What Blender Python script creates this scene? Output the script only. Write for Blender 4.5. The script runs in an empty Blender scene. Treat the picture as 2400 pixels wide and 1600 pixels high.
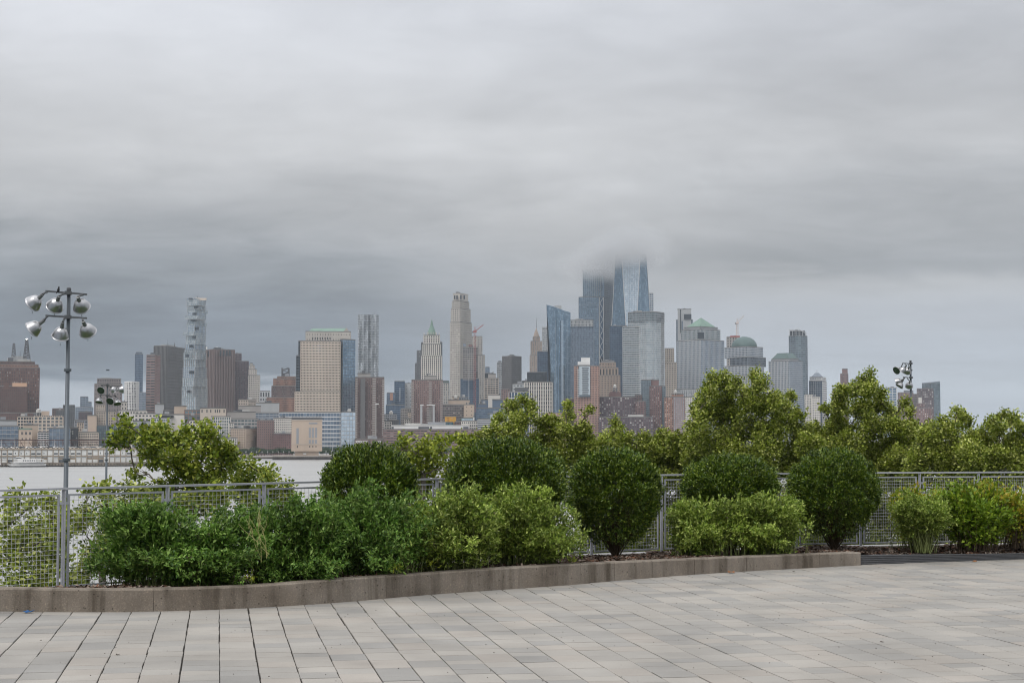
import bpy, math, random
import numpy as np
from mathutils import Vector, Matrix

random.seed(11)
rng = np.random.default_rng(11)
sc = bpy.context.scene
col = sc.collection

# ------------------------------------------------------------------ camera
F, CZ = 3800.0, 1.8                       # focal length in photo pixels (2400 wide), eye height over the plaza
TH = math.atan(215.0 / F)                 # camera pitched up: the horizon lies at photo row 1015
ST, CT = math.sin(TH), math.cos(TH)
cam = bpy.data.cameras.new('camera')
cam.sensor_width = 36.0
cam.lens = F / 2400.0 * 36.0
cam.clip_start, cam.clip_end = 0.5, 60000.0
cam_o = bpy.data.objects.new('camera', cam)
cam_o.location = (0, 0, CZ)
cam_o.rotation_euler = (math.pi / 2 + TH, 0, 0)
col.objects.link(cam_o)
sc.camera = cam_o

# ------------------------------------------------------------------ sky
SUN_EL, SUN_AZ = math.radians(52), math.radians(215)
world = bpy.data.worlds.new('World')
sc.world = world
world.use_nodes = True
def build_sky():
    nt = world.node_tree; nt.nodes.clear()
    N, L = nt.nodes.new, nt.links.new
    def math_(op, a, b=None, clamp=False):
        n = N('ShaderNodeMath'); n.operation = op; n.use_clamp = clamp
        for i, v in enumerate((a, b)):
            if v is None: continue
            if isinstance(v, (int, float)): n.inputs[i].default_value = v
            else: L(v, n.inputs[i])
        return n.outputs[0]
    def ss(x, lo, hi, o0=0.0, o1=1.0):
        n = N('ShaderNodeMapRange'); n.interpolation_type = 'SMOOTHERSTEP'
        L(x, n.inputs[0]); n.inputs[1].default_value = lo; n.inputs[2].default_value = hi
        n.inputs[3].default_value = o0; n.inputs[4].default_value = o1
        return n.outputs[0]
    tc = N('ShaderNodeTexCoord'); sep = N('ShaderNodeSeparateXYZ'); L(tc.outputs['Generated'], sep.inputs[0])
    x, y, z = sep.outputs
    zc = math_('MAXIMUM', z, 0.0)
    den = math_('ADD', zc, 0.15)
    cx, cy = math_('DIVIDE', x, den), math_('DIVIDE', y, den)
    comb = N('ShaderNodeCombineXYZ'); L(cx, comb.inputs[0]); L(cy, comb.inputs[1])
    def noise(scale, loc, detail=5, rough=.52, dist=0.0, stretch=(1, 1, 1), rot=0.0):
        mp = N('ShaderNodeMapping'); mp.inputs['Location'].default_value = loc
        mp.inputs['Scale'].default_value = stretch; mp.inputs['Rotation'].default_value = (0, 0, rot)
        L(comb.outputs[0], mp.inputs[0])
        n = N('ShaderNodeTexNoise'); n.inputs['Scale'].default_value = scale; n.inputs['Detail'].default_value = detail
        n.inputs['Roughness'].default_value = rough; n.inputs['Distortion'].default_value = dist
        L(mp.outputs[0], n.inputs['Vector']); return n.outputs[0]
    n1 = noise(.85, (3.1, 1.7, 0), 4, .5, .6, (1, 1, 1), .5)
    n2 = noise(2.9, (7.3, 4.2, 2), 7, .56, .7, (.8, 1, 1), -.35)
    nn = math_('ADD', math_('MULTIPLY', math_('SUBTRACT', n1, .5), 1.25), math_('MULTIPLY', math_('SUBTRACT', n2, .5), .6))
    n3 = noise(7.5, (1.3, 9.1, 4), 6, .55, .4, (.8, 1, 1), .3)
    nn = math_('ADD', nn, math_('MULTIPLY', math_('SUBTRACT', n3, .5), .3))
    # thin low deck far away: darker slate bands towards the left of the view, paler gap under it
    az = math_('DIVIDE', x, math_('MAXIMUM', y, .2))
    left = ss(az, .12, -.22)
    wob = math_('MULTIPLY', math_('SUBTRACT', n2, .5), .05)
    zw = math_('ADD', z, wob)
    band = math_('MULTIPLY', ss(zw, .022, .046), ss(zw, .175, .05))
    dark1 = math_('MULTIPLY', math_('MULTIPLY', band, left), .52)
    right = ss(az, -.05, .26)
    band2 = math_('MULTIPLY', ss(zw, .088, .104), ss(zw, .20, .10))
    dark2 = math_('MULTIPLY', math_('MULTIPLY', band2, right), .27)
    # overcast sky: brighter towards the zenith
    ramp = N('ShaderNodeValToRGB'); L(z, ramp.inputs[0])
    cr = ramp.color_ramp; cr.interpolation = 'EASE'
    stops = [(0.0, (.36, .40, .455)), (.028, (.37, .41, .46)), (.05, (.325, .355, .40)), (.07, (.33, .35, .385)), (.095, (.385, .391, .403)), (.125, (.455, .455, .46)),
             (.165, (.54, .543, .553)), (.27, (.585, .60, .635)), (.55, (.95, .97, 1.0)), (1.0, (1.45, 1.47, 1.5))]
    while len(cr.elements) < len(stops): cr.elements.new(.5)
    for e, (p, c) in zip(cr.elements, stops): e.position = p; e.color = (*c, 1)
    amp = ss(z, 0.02, .12, .45, .62)
    fac = math_('ADD', 1.0, math_('MULTIPLY', nn, amp))
    lift = math_('MULTIPLY', math_('MULTIPLY', ss(az, -.08, -.34), ss(z, .17, .27)), .16)
    fac = math_('ADD', fac, lift)
    pale = math_('MULTIPLY', math_('MULTIPLY', ss(az, -.02, .14), ss(zw, .098, .07)), .24)
    fac = math_('ADD', math_('SUBTRACT', math_('SUBTRACT', fac, dark1), dark2), pale)
    vm = N('ShaderNodeVectorMath'); vm.operation = 'SCALE'; L(ramp.outputs[0], vm.inputs[0]); L(fac, vm.inputs['Scale'])
    # bluer where darker
    tint = N('ShaderNodeMix'); tint.data_type = 'RGBA'; tint.blend_type = 'MULTIPLY'
    L(math_('ADD', dark1, math_('MULTIPLY', dark2, .5), True), tint.inputs[0])
    L(vm.outputs[0], tint.inputs[6]); tint.inputs[7].default_value = (.74, .89, 1.07, 1)
    sky = N('ShaderNodeTexSky'); sky.sky_type = 'NISHITA'; sky.sun_disc = False
    sky.sun_elevation = SUN_EL; sky.sun_rotation = SUN_AZ; sky.air_density = 1.0; sky.dust_density = 2.0
    up = N('ShaderNodeVectorMath'); up.operation = 'SCALE'; L(tint.outputs[2], up.inputs[0]); up.inputs['Scale'].default_value = 10.9
    mix = N('ShaderNodeMix'); mix.data_type = 'RGBA'; mix.inputs[0].default_value = .94
    L(sky.outputs[0], mix.inputs[6]); L(up.outputs[0], mix.inputs[7])
    bg = N('ShaderNodeBackground'); L(mix.outputs[2], bg.inputs[0]); bg.inputs[1].default_value = .1
    out = N('ShaderNodeOutputWorld'); L(bg.outputs[0], out.inputs[0])
build_sky()
sun = bpy.data.lights.new('sun', 'SUN'); sun.energy = 1.3; sun.angle = math.radians(25); sun.color = (1, .96, .9)
sun_o = bpy.data.objects.new('sun', sun); col.objects.link(sun_o)
sd = Vector((math.sin(SUN_AZ) * math.cos(SUN_EL), math.cos(SUN_AZ) * math.cos(SUN_EL), math.sin(SUN_EL)))
sun_o.rotation_euler = sd.to_track_quat('Z', 'Y').to_euler()

vs = sc.view_settings
vs.view_transform = 'Standard'; vs.look = 'None'; vs.exposure = 0.0; vs.gamma = 1.0; vs.use_curve_mapping = False
cy = sc.cycles
cy.use_denoising = True
cy.filter_width = 1.05
cy.max_bounces = 6; cy.diffuse_bounces = 3; cy.glossy_bounces = 3; cy.transmission_bounces = 3
cy.volume_bounces = 4; cy.transparent_max_bounces = 8
cy.caustics_reflective = False; cy.caustics_refractive = False

# ------------------------------------------------------------------ pixel -> place
def ray(px, py):
    u, v = (px - 1200.0) / F, (800.0 - py) / F
    return u, CT - v * ST, ST + v * CT
def P(px, py, Y):
    a, b, c = ray(px, py); s = Y / b
    return Vector((a * s, Y, CZ + c * s))
def G(px, py, z=0.0):
    a, b, c = ray(px, py); s = (z - CZ) / c
    return Vector((a * s, b * s, z))
def hdir(px, py=900):
    a, b, c = ray(px, py); return Vector((a, b)).normalized()
def zat(px, py, R):
    a, b, c = ray(px, py); return CZ + R * c / math.hypot(a, b)
M_PX = lambda R: R / F                    # metres per photo pixel at range R

# ------------------------------------------------------------------ materials
MATS = {}
def new_mat(name):
    m = bpy.data.materials.new(name); m.use_nodes = True; MATS[name] = m
    nt = m.node_tree; b = nt.nodes['Principled BSDF']
    return m, nt, b
def pm(name, c, rough=.8, var=.18, scale=.06, bump=0.0, bscale=None, metal=0.0, streak=False, spec=.3, dirt=None):
    m, nt, b = new_mat(name); N, L = nt.nodes.new, nt.links.new
    tc = N('ShaderNodeTexCoord')
    mp = N('ShaderNodeMapping'); L(tc.outputs['Object'], mp.inputs[0])
    mp.inputs['Scale'].default_value = (1, 1, .25) if streak else (1, 1, 1)
    n = N('ShaderNodeTexNoise'); n.inputs['Scale'].default_value = scale; n.inputs['Detail'].default_value = 6
    n.inputs['Roughness'].default_value = .62
    L(mp.outputs[0], n.inputs['Vector'])
    r = N('ShaderNodeMapRange'); L(n.outputs[0], r.inputs[0]); r.inputs[1].default_value = .3; r.inputs[2].default_value = .7
    r.inputs[3].default_value = 1 - var; r.inputs[4].default_value = 1 + var
    vm = N('ShaderNodeVectorMath'); vm.operation = 'SCALE'; vm.inputs[0].default_value = c; L(r.outputs[0], vm.inputs['Scale'])
    o = vm.outputs[0]
    L(o, b.inputs['Base Color'])
    b.inputs['Roughness'].default_value = rough; b.inputs['Metallic'].default_value = metal
    b.inputs['Specular IOR Level'].default_value = spec
    if bump:
        n2 = N('ShaderNodeTexNoise'); n2.inputs['Scale'].default_value = bscale or scale * 8; n2.inputs['Detail'].default_value = 4
        L(tc.outputs['Object'], n2.inputs['Vector'])
        bp = N('ShaderNodeBump'); bp.inputs['Strength'].default_value = bump; bp.inputs['Distance'].default_value = .02
        L(n2.outputs[0], bp.inputs['Height']); L(bp.outputs[0], b.inputs['Normal'])
    return m
def glassm(name, c0, c1, power=3.0, metal=.0, rough=.12, line=None, lw=(.06, .08), spec=.5):
    """window glass: every pane (one uv unit) has its own shade of blind or room behind it"""
    m, nt, b = new_mat(name); N, L = nt.nodes.new, nt.links.new
    uv = N('ShaderNodeUVMap')
    fl = N('ShaderNodeVectorMath'); fl.operation = 'FLOOR'; L(uv.outputs[0], fl.inputs[0])
    wn = N('ShaderNodeTexWhiteNoise'); wn.noise_dimensions = '2D'; L(fl.outputs[0], wn.inputs['Vector'])
    pw = N('ShaderNodeMath'); pw.operation = 'POWER'; L(wn.outputs[0], pw.inputs[0]); pw.inputs[1].default_value = power
    mix = N('ShaderNodeMix'); mix.data_type = 'RGBA'; L(pw.outputs[0], mix.inputs[0])
    mix.inputs[6].default_value = (*c0, 1); mix.inputs[7].default_value = (*c1, 1)
    o = mix.outputs[2]
    if line:
        fr = N('ShaderNodeVectorMath'); fr.operation = 'FRACTION'; L(uv.outputs[0], fr.inputs[0])
        sp = N('ShaderNodeSeparateXYZ'); L(fr.outputs[0], sp.inputs[0])
        def lt(s, w):
            n = N('ShaderNodeMath'); n.operation = 'LESS_THAN'; L(s, n.inputs[0]); n.inputs[1].default_value = w; return n.outputs[0]
        mx = N('ShaderNodeMath'); mx.operation = 'MAXIMUM'; L(lt(sp.outputs[0], lw[0]), mx.inputs[0]); L(lt(sp.outputs[1], lw[1]), mx.inputs[1])
        mix2 = N('ShaderNodeMix'); mix2.data_type = 'RGBA'; L(mx.outputs[0], mix2.inputs[0]); L(o, mix2.inputs[6]); mix2.inputs[7].default_value = (*line, 1)
        o = mix2.outputs[2]
    L(o, b.inputs['Base Color'])
    b.inputs['Metallic'].default_value = metal; b.inputs['Roughness'].default_value = rough
    b.inputs['Specular IOR Level'].default_value = spec
    return m
def leafm(name, cols, trans=.3, rough=.5, spec=.35):
    m, nt, b = new_mat(name); N, L = nt.nodes.new, nt.links.new
    g = N('ShaderNodeNewGeometry')
    ramp = N('ShaderNodeValToRGB'); L(g.outputs['Random Per Island'], ramp.inputs[0])
    cr = ramp.color_ramp
    while len(cr.elements) < len(cols): cr.elements.new(.5)
    for i, c in enumerate(cols):
        cr.elements[i].position = i / (len(cols) - 1); cr.elements[i].color = (*c, 1)
    tc = N('ShaderNodeTexCoord')
    n = N('ShaderNodeTexNoise'); n.inputs['Scale'].default_value = 2.2; n.inputs['Detail'].default_value = 2
    L(tc.outputs['Object'], n.inputs['Vector'])
    r = N('ShaderNodeMapRange'); L(n.outputs[0], r.inputs[0]); r.inputs[1].default_value = .3; r.inputs[2].default_value = .7
    r.inputs[3].default_value = .68; r.inputs[4].default_value = 1.3
    vm = N('ShaderNodeVectorMath'); vm.operation = 'SCALE'; L(ramp.outputs[0], vm.inputs[0]); L(r.outputs[0], vm.inputs['Scale'])
    L(vm.outputs[0], b.inputs['Base Color']); b.inputs['Roughness'].default_value = rough
    b.inputs['Specular IOR Level'].default_value = spec
    t = N('ShaderNodeBsdfTranslucent'); L(vm.outputs[0], t.inputs[0])
    mx = N('ShaderNodeMixShader'); mx.inputs[0].default_value = trans
    L(b.outputs[0], mx.inputs[1]); L(t.outputs[0], mx.inputs[2])
    L(mx.outputs[0], nt.nodes['Material Output'].inputs[0])
    return m

# ------------------------------------------------------------------ mesh helpers
class MB:
    """collects vertices and faces, then links them as one mesh object"""
    def __init__(s): s.v, s.f, s.uv, s.mi = [], [], [], []
    def quad(s, a, b, c, d, uv=None, mi=0):
        n = len(s.v); s.v += [tuple(a), tuple(b), tuple(c), tuple(d)]; s.f.append((n, n + 1, n + 2, n + 3))
        s.uv.append(uv or ((0, 0), (1, 0), (1, 1), (0, 1))); s.mi.append(mi)
    def poly(s, pts, mi=0):
        n = len(s.v); s.v += [tuple(p) for p in pts]; s.f.append(tuple(range(n, n + len(pts))))
        s.uv.append(tuple((0, 0) for _ in pts)); s.mi.append(mi)
    def box(s, o, ex, ey, ez, mi=0):
        o, ex, ey, ez = Vector(o), Vector(ex), Vector(ey), Vector(ez)
        n = len(s.v)
        for k in ((0,0,0),(1,0,0),(1,1,0),(0,1,0),(0,0,1),(1,0,1),(1,1,1),(0,1,1)):
            s.v.append(tuple(o + ex*k[0] + ey*k[1] + ez*k[2]))
        for q in ((0,3,2,1),(4,5,6,7),(0,1,5,4),(1,2,6,5),(2,3,7,6),(3,0,4,7)):
            s.f.append(tuple(n + i for i in q)); s.uv.append(((0,0),(1,0),(1,1),(0,1))); s.mi.append(mi)
    def cbox(s, c, sx, sy, sz, mi=0, rot=0.0):
        ca, sa = math.cos(rot), math.sin(rot)
        ex, ey = Vector((ca, sa, 0)) * sx, Vector((-sa, ca, 0)) * sy
        s.box(Vector(c) - ex / 2 - ey / 2 - Vector((0, 0, sz / 2)), ex, ey, (0, 0, sz), mi)
    def tube(s, pts, radii, n=6, cap=True, mi=0):
        pts = [Vector(p) for p in pts]
        if not hasattr(radii, '__len__'): radii = [radii] * len(pts)
        base = len(s.v)
        for i, p in enumerate(pts):
            d = (pts[min(i + 1, len(pts) - 1)] - pts[max(i - 1, 0)])
            d = d.normalized() if d.length > 1e-9 else Vector((0, 0, 1))
            a = d.cross(Vector((0, 0, 1)) if abs(d.z) < .95 else Vector((1, 0, 0))).normalized(); b = d.cross(a)
            for k in range(n):
                t = 2 * math.pi * k / n
                s.v.append(tuple(p + (a * math.cos(t) + b * math.sin(t)) * radii[i]))
        for i in range(len(pts) - 1):
            for k in range(n):
                q = (base + i*n + k, base + (i+1)*n + k, base + (i+1)*n + (k+1) % n, base + i*n + (k+1) % n)
                s.f.append(q); s.uv.append(((0,0),(1,0),(1,1),(0,1))); s.mi.append(mi)
        if cap:
            for i in (0, len(pts) - 1):
                q = tuple(base + i*n + k for k in range(n)); q = q if i == 0 else q[::-1]
                s.f.append(q); s.uv.append(tuple((0, 0) for _ in q)); s.mi.append(mi)
    def lathe(s, c, prof, axis=(0, 0, 1), n=16, mi=0):
        c, ax = Vector(c), Vector(axis).normalized()
        a = ax.cross(Vector((0, 0, 1)) if abs(ax.z) < .95 else Vector((1, 0, 0))).normalized(); b = ax.cross(a)
        base = len(s.v)
        for r, h in prof:
            for k in range(n):
                t = 2 * math.pi * k / n
                s.v.append(tuple(c + ax * h + (a * math.cos(t) + b * math.sin(t)) * r))
        for i in range(len(prof) - 1):
            for k in range(n):
                s.f.append((base + i*n + k, base + i*n + (k+1) % n, base + (i+1)*n + (k+1) % n, base + (i+1)*n + k))
                s.uv.append(((0,0),(1,0),(1,1),(0,1))); s.mi.append(mi)
    def mesh(s, name, mats, smooth=False):
        me = bpy.data.meshes.new(name); me.from_pydata(s.v, [], s.f)
        u = me.uv_layers.new(name='UVMap')
        u.data.foreach_set('uv', [x for q in s.uv for p in q for x in p])
        for m in (mats if isinstance(mats, (list, tuple)) else [mats]): me.materials.append(MATS[m] if isinstance(m, str) else m)
        me.polygons.foreach_set('material_index', s.mi)
        if smooth: me.polygons.foreach_set('use_smooth', [True] * len(me.polygons))
        me.update(); return me
    def build(s, name, mats, parent=None, smooth=False, kind=None):
        return link(name, s.mesh(name, mats, smooth), parent, kind)
def link(name, me, parent=None, kind=None):
    o = bpy.data.objects.new(name, me); col.objects.link(o)
    if parent is not None:
        o.parent = parent; o.matrix_parent_inverse = PINV.get(parent.name, Matrix())
    if kind: o['kind'] = kind
    return o
PINV = {}
def tag(o, label=None, cat=None, group=None, kind=None):
    if label: o['label'] = label
    if cat: o['category'] = cat
    if group: o['group'] = group
    if kind: o['kind'] = kind
    return o
def empty(name, loc, label=None, cat=None, group=None):
    o = bpy.data.objects.new(name, None); o.location = loc; o.empty_display_size = .5; col.objects.link(o)
    PINV[o.name] = Matrix.Translation(-Vector(loc))       # parts are modelled in world coordinates
    return tag(o, label, cat, group)
def copy_tree(o, loc, label=None):
    c = o.copy(); col.objects.link(c); c.location = loc
    if label: c['label'] = label
    for ch in o.children:
        d = ch.copy(); col.objects.link(d); d.parent = c
        for g in ch.children:
            e = g.copy(); col.objects.link(e); e.parent = d
    return c

# ------------------------------------------------------------------ material palette
pm('brick_maroon', (.135, .080, .070), .9, .22, .05, streak=True)
pm('brick_brown', (.16, .112, .105), .9, .18, .05, streak=True)
pm('brick_orange', (.285, .165, .125), .9, .2, .05, streak=True)
pm('brick_salmon', (.37, .235, .195), .9, .15, .05)
pm('brick_red', (.185, .112, .108), .9, .2, .05)
pm('brick_plum', (.12, .085, .095), .9, .2, .05)
pm('brick_rose', (.235, .16, .15), .9, .12, .03, streak=True)
pm('pink_granite', (.205, .158, .153), .85, .1, .03, streak=True)
pm('cream', (.53, .455, .385), .85, .12, .05, streak=True)
pm('tan', (.48, .385, .31), .85, .12, .05, streak=True)
pm('beige', (.44, .38, .325), .85, .12, .05, streak=True)
pm('limestone', (.44, .41, .375), .85, .14, .05, streak=True)
pm('deco_stone', (.29, .23, .19), .85, .18, .05, streak=True)
pm('white_panel', (.68, .67, .66), .7, .1, .05, streak=True)
pm('white_stone', (.58, .55, .51), .8, .12, .05, streak=True)
pm('pale_grey', (.40, .41, .42), .7, .1, .04, streak=True)
pm('grey', (.27, .28, .30), .75, .12, .04, streak=True)
pm('dark_grey', (.105, .11, .12), .7, .15, .05)
pm('black_metal', (.035, .037, .042), .55, .2, .1)
pm('concrete', (.33, .31, .295), .85, .15, .05, streak=True)
pm('brown_metal', (.122, .119, .121), .6, .12, .05)
pm('mauve_panel', (.20, .17, .165), .7, .12, .05)
pm('slate_panel', (.20, .23, .27), .6, .1, .05)
pm('blue_panel', (.10, .14, .20), .5, .12, .05)
pm('steel_skin', (.42, .45, .48), .5, .1, .12, metal=.5, bump=.3, bscale=.25)
pm('copper_green', (.16, .245, .20), .7, .16, .1)
pm('copper_dark', (.085, .13, .125), .6, .14, .1)
pm('terracotta_trim', (.52, .33, .22), .85, .12, .1)
pm('roof_tar', (.16, .155, .15), .95, .25, .08)
pm('roof_pale', (.48, .47, .45), .9, .2, .08)
pm('roof_unit', (.33, .335, .34), .7, .2, .2)
pm('crane_red', (.33, .11, .10), .6, .15, .3)
pm('crane_white', (.58, .50, .47), .6, .15, .3)
pm('yellow_sign', (.62, .33, .045), .7, .06, .1)
pm('sign_ink', (.30, .12, .03), .7, .06, .1)
pm('teal_paint', (.05, .16, .20), .6, .15, .2)
pm('rust_steel', (.085, .045, .04), .8, .25, .3)
pm('pier_white', (.68, .68, .66), .75, .14, .15, streak=True)
pm('pier_post', (.33, .27, .21), .85, .2, .2)
pm('pier_base', (.20, .17, .14), .9, .3, .2)
pm('quay_stone', (.30, .27, .24), .9, .25, .1)
pm('quay_dark', (.085, .075, .07), .9, .3, .2)
glassm('window', (.035, .042, .052), (.42, .42, .40), 5.0)
glassm('window_dim', (.03, .034, .04), (.13, .14, .15), 3.0)
glassm('window_lit', (.05, .055, .065), (.75, .76, .72), 4.0)
glassm('window_grey', (.10, .115, .13), (.30, .32, .33), 2.0)
glassm('glass_blue', (.17, .27, .37), (.36, .48, .58), 1.6, .75, .14, (.06, .085, .11), (.10, .14))
glassm('glass_navy', (.05, .085, .14), (.10, .16, .23), 1.6, .5, .14, (.02, .03, .05), (.10, .10))
glassm('glass_teal', (.11, .16, .185), (.24, .31, .33), 1.6, .5, .16, (.05, .06, .07), (.10, .12))
glassm('glass_pale', (.56, .66, .75), (.72, .80, .87), 1.5, .85, .14, (.16, .21, .26), (.10, .10))
glassm('glass_ice', (.46, .55, .60), (.80, .86, .88), 1.3, .65, .12, (.20, .25, .28), (.06, .07))
glassm('glass_slate', (.14, .195, .265), (.27, .345, .43), 1.6, .58, .16, (.05, .07, .10), (.12, .12))
glassm('glass_dark', (.018, .024, .034), (.06, .075, .09), 2.0, .35, .14)
glassm('glass_silver', (.40, .47, .50), (.66, .70, .70), 1.4, .7, .16, (.20, .25, .28), (.12, .16))
m, nt, b = new_mat('beacon'); b.inputs['Emission Color'].default_value = (1, .97, .9, 1); b.inputs['Emission Strength'].default_value = 25

# ------------------------------------------------------------------ far shore: water, land
WZ = CZ - 25.0
LZ = WZ + 2.4
def water():
    m, nt, b = new_mat('river_water'); N, L = nt.nodes.new, nt.links.new
    tc = N('ShaderNodeTexCoord'); mp = N('ShaderNodeMapping'); L(tc.outputs['Object'], mp.inputs[0])
    mp.inputs['Scale'].default_value = (.35, 1, 1); mp.inputs['Rotation'].default_value = (0, 0, .2)
    n1 = N('ShaderNodeTexNoise'); n1.inputs['Scale'].default_value = .2; n1.inputs['Detail'].default_value = 7; n1.inputs['Roughness'].default_value = .62
    L(mp.outputs[0], n1.inputs['Vector'])
    bp = N('ShaderNodeBump'); bp.inputs['Strength'].default_value = .8; bp.inputs['Distance'].default_value = 2.6
    L(n1.outputs[0], bp.inputs['Height']); L(bp.outputs[0], b.inputs['Normal'])
    n2 = N('ShaderNodeTexNoise'); n2.inputs['Scale'].default_value = .035; n2.inputs['Detail'].default_value = 9; n2.inputs['Roughness'].default_value = .7
    L(mp.outputs[0], n2.inputs['Vector'])
    mx = N('ShaderNodeMix'); mx.data_type = 'RGBA'; L(n2.outputs[0], mx.inputs[0])
    mx.inputs[6].default_value = (.22, .22, .215, 1); mx.inputs[7].default_value = (.46, .455, .445, 1)
    L(mx.outputs[2], b.inputs['Base Color'])
    b.inputs['Roughness'].default_value = .3; b.inputs['IOR'].default_value = 1.33; b.inputs['Specular IOR Level'].default_value = .6
    mb = MB(); mb.quad((-9000, 20, WZ), (9000, 20, WZ), (16000, 30000, WZ), (-16000, 30000, WZ))
    tag(mb.build('river_water', 'river_water'), kind='structure')
water()
SHORE = [(-900, 1560), (520, 1600), (600, 1610), (700, 1612), (1100, 1660), (1500, 1900), (2250, 2100), (2290, 3000), (2300, 3600)]
def land():
    mb = MB(); pts = []
    for px, R in SHORE: d = hdir(px, 1060); pts.append(Vector((d.x * R, d.y * R, LZ)))
    far = [Vector((p.x * 3, 9000 if i else 9000, LZ)) for i, p in enumerate(pts)]
    for i in range(len(pts) - 1):
        a, b = pts[i], pts[i + 1]
        mb.quad(a, b, (b.x * 2.2, 5200, LZ), (a.x * 2.2, 5200, LZ), mi=0)
        mb.quad((a.x, a.y, WZ - 2), (b.x, b.y, WZ - 2), b, a, mi=1)
    tag(mb.build('city_land', ['concrete', 'quay_stone']), kind='structure')
    # pale walkway edge of the promenade with its dark timber fender
    mb = MB(); mc = MB()
    for i in range(len(pts) - 3):
        a, b = pts[i], pts[i + 1]; d = (b - a); n = Vector((d.y, -d.x, 0)).normalized()
        mb.box(Vector((a.x, a.y, LZ - .9)) + n * .6, d, -n * 3, (0, 0, 1.0))
        mc.box(Vector((a.x, a.y, WZ - 1)) + n * .35, d, -n * .3, (0, 0, 2.0))
    q = mb.build('promenade', 'quay_stone'); tag(q, kind='structure')
    w = mc.build('timber_fender', 'quay_dark', q)
land()

# ------------------------------------------------------------------ building kit
def facade(mw, mg, p0, p1, z0, z1, bay, fl, pf, sf, dep, bands=True, piers=True):
    d = Vector((p1.x - p0.x, p1.y - p0.y, 0)); Ln = d.length
    if Ln < .5: return
    u = d / Ln; n = Vector((u.y, -u.x, 0))
    H = z1 - z0
    nb, nf = max(1, round(Ln / bay)), max(1, round(H / fl))
    bw, fh = Ln / nb, H / nf
    A, B = Vector((p0.x, p0.y, z0)), Vector((p1.x, p1.y, z0)); up = Vector((0, 0, H))
    ou, ov = random.randrange(400), random.randrange(400)
    mg.quad(A, B, B + up, A + up, ((ou, ov), (ou + nb, ov), (ou + nb, ov + nf), (ou, ov + nf)))
    if bands and sf > 0:
        h = fh * sf
        for j in range(nf + 1):
            za = z0 + j * fh - h / 2; zb = za + h
            za, zb = max(za, z0), min(zb, z1)
            mw.box(Vector((p0.x, p0.y, za)), d, n * (dep - .03), (0, 0, zb - za))
    if piers and pf > 0:
        w = bw * pf
        for i in range(nb + 1):
            s0 = max(0, i * bw - w / 2); s1 = min(Ln, i * bw + w / 2)
            mw.box(A + u * s0, u * (s1 - s0), n * dep, (0, 0, H - .02))

def footprint(t):
    py = t.get('pref', 900)
    R = t['R']
    if 'poly' in t:
        pts = [hdir(px, py) * r for px, r in t['poly']]
        f = hdir((t['poly'][0][0] + t['poly'][-1][0]) / 2, py)
        return pts + [pts[-1] + f * t['D'], pts[0] + f * t['D']], len(pts) - 1
    x0, x1 = t['x0'], t['x1']
    if t.get('xc') is None:
        f = hdir((x0 + x1) / 2, py)
        a, b = hdir(x0, py), hdir(x1, py)
        A, B = a * (R / a.dot(f)), b * (R / b.dot(f))
        return [A, B, B + f * t['D'], A + f * t['D']], 1
    f = hdir(t['xc'], py); r = Vector((f.y, -f.x)); ph = math.radians(t['phi'])
    l_, r_ = -r * math.cos(ph) + f * math.sin(ph), r * math.sin(ph) + f * math.cos(ph)
    pc = f * R
    def hit(px, dirv):
        q = hdir(px, py); den = dirv.x * q.y - dirv.y * q.x
        s = -(pc.x * q.y - pc.y * q.x) / den
        return pc + dirv * s
    A, C = hit(x0, l_), hit(x1, r_)
    return [A, pc, C, A + C - pc], 2

def T(x0=0, x1=0, yt=0, R=2000, **k):
    t = dict(x0=x0, x1=x1, yt=yt, R=R, xc=None, phi=40, D=30, yb=None, w='beige', g='window', bay=5, fl=4.5, pf=.4, sf=.4,
             dep=.5, roof='roof_tar', par=1.2, bands=True, piers=True, solid=False)
    t.update(k); return t

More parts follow.
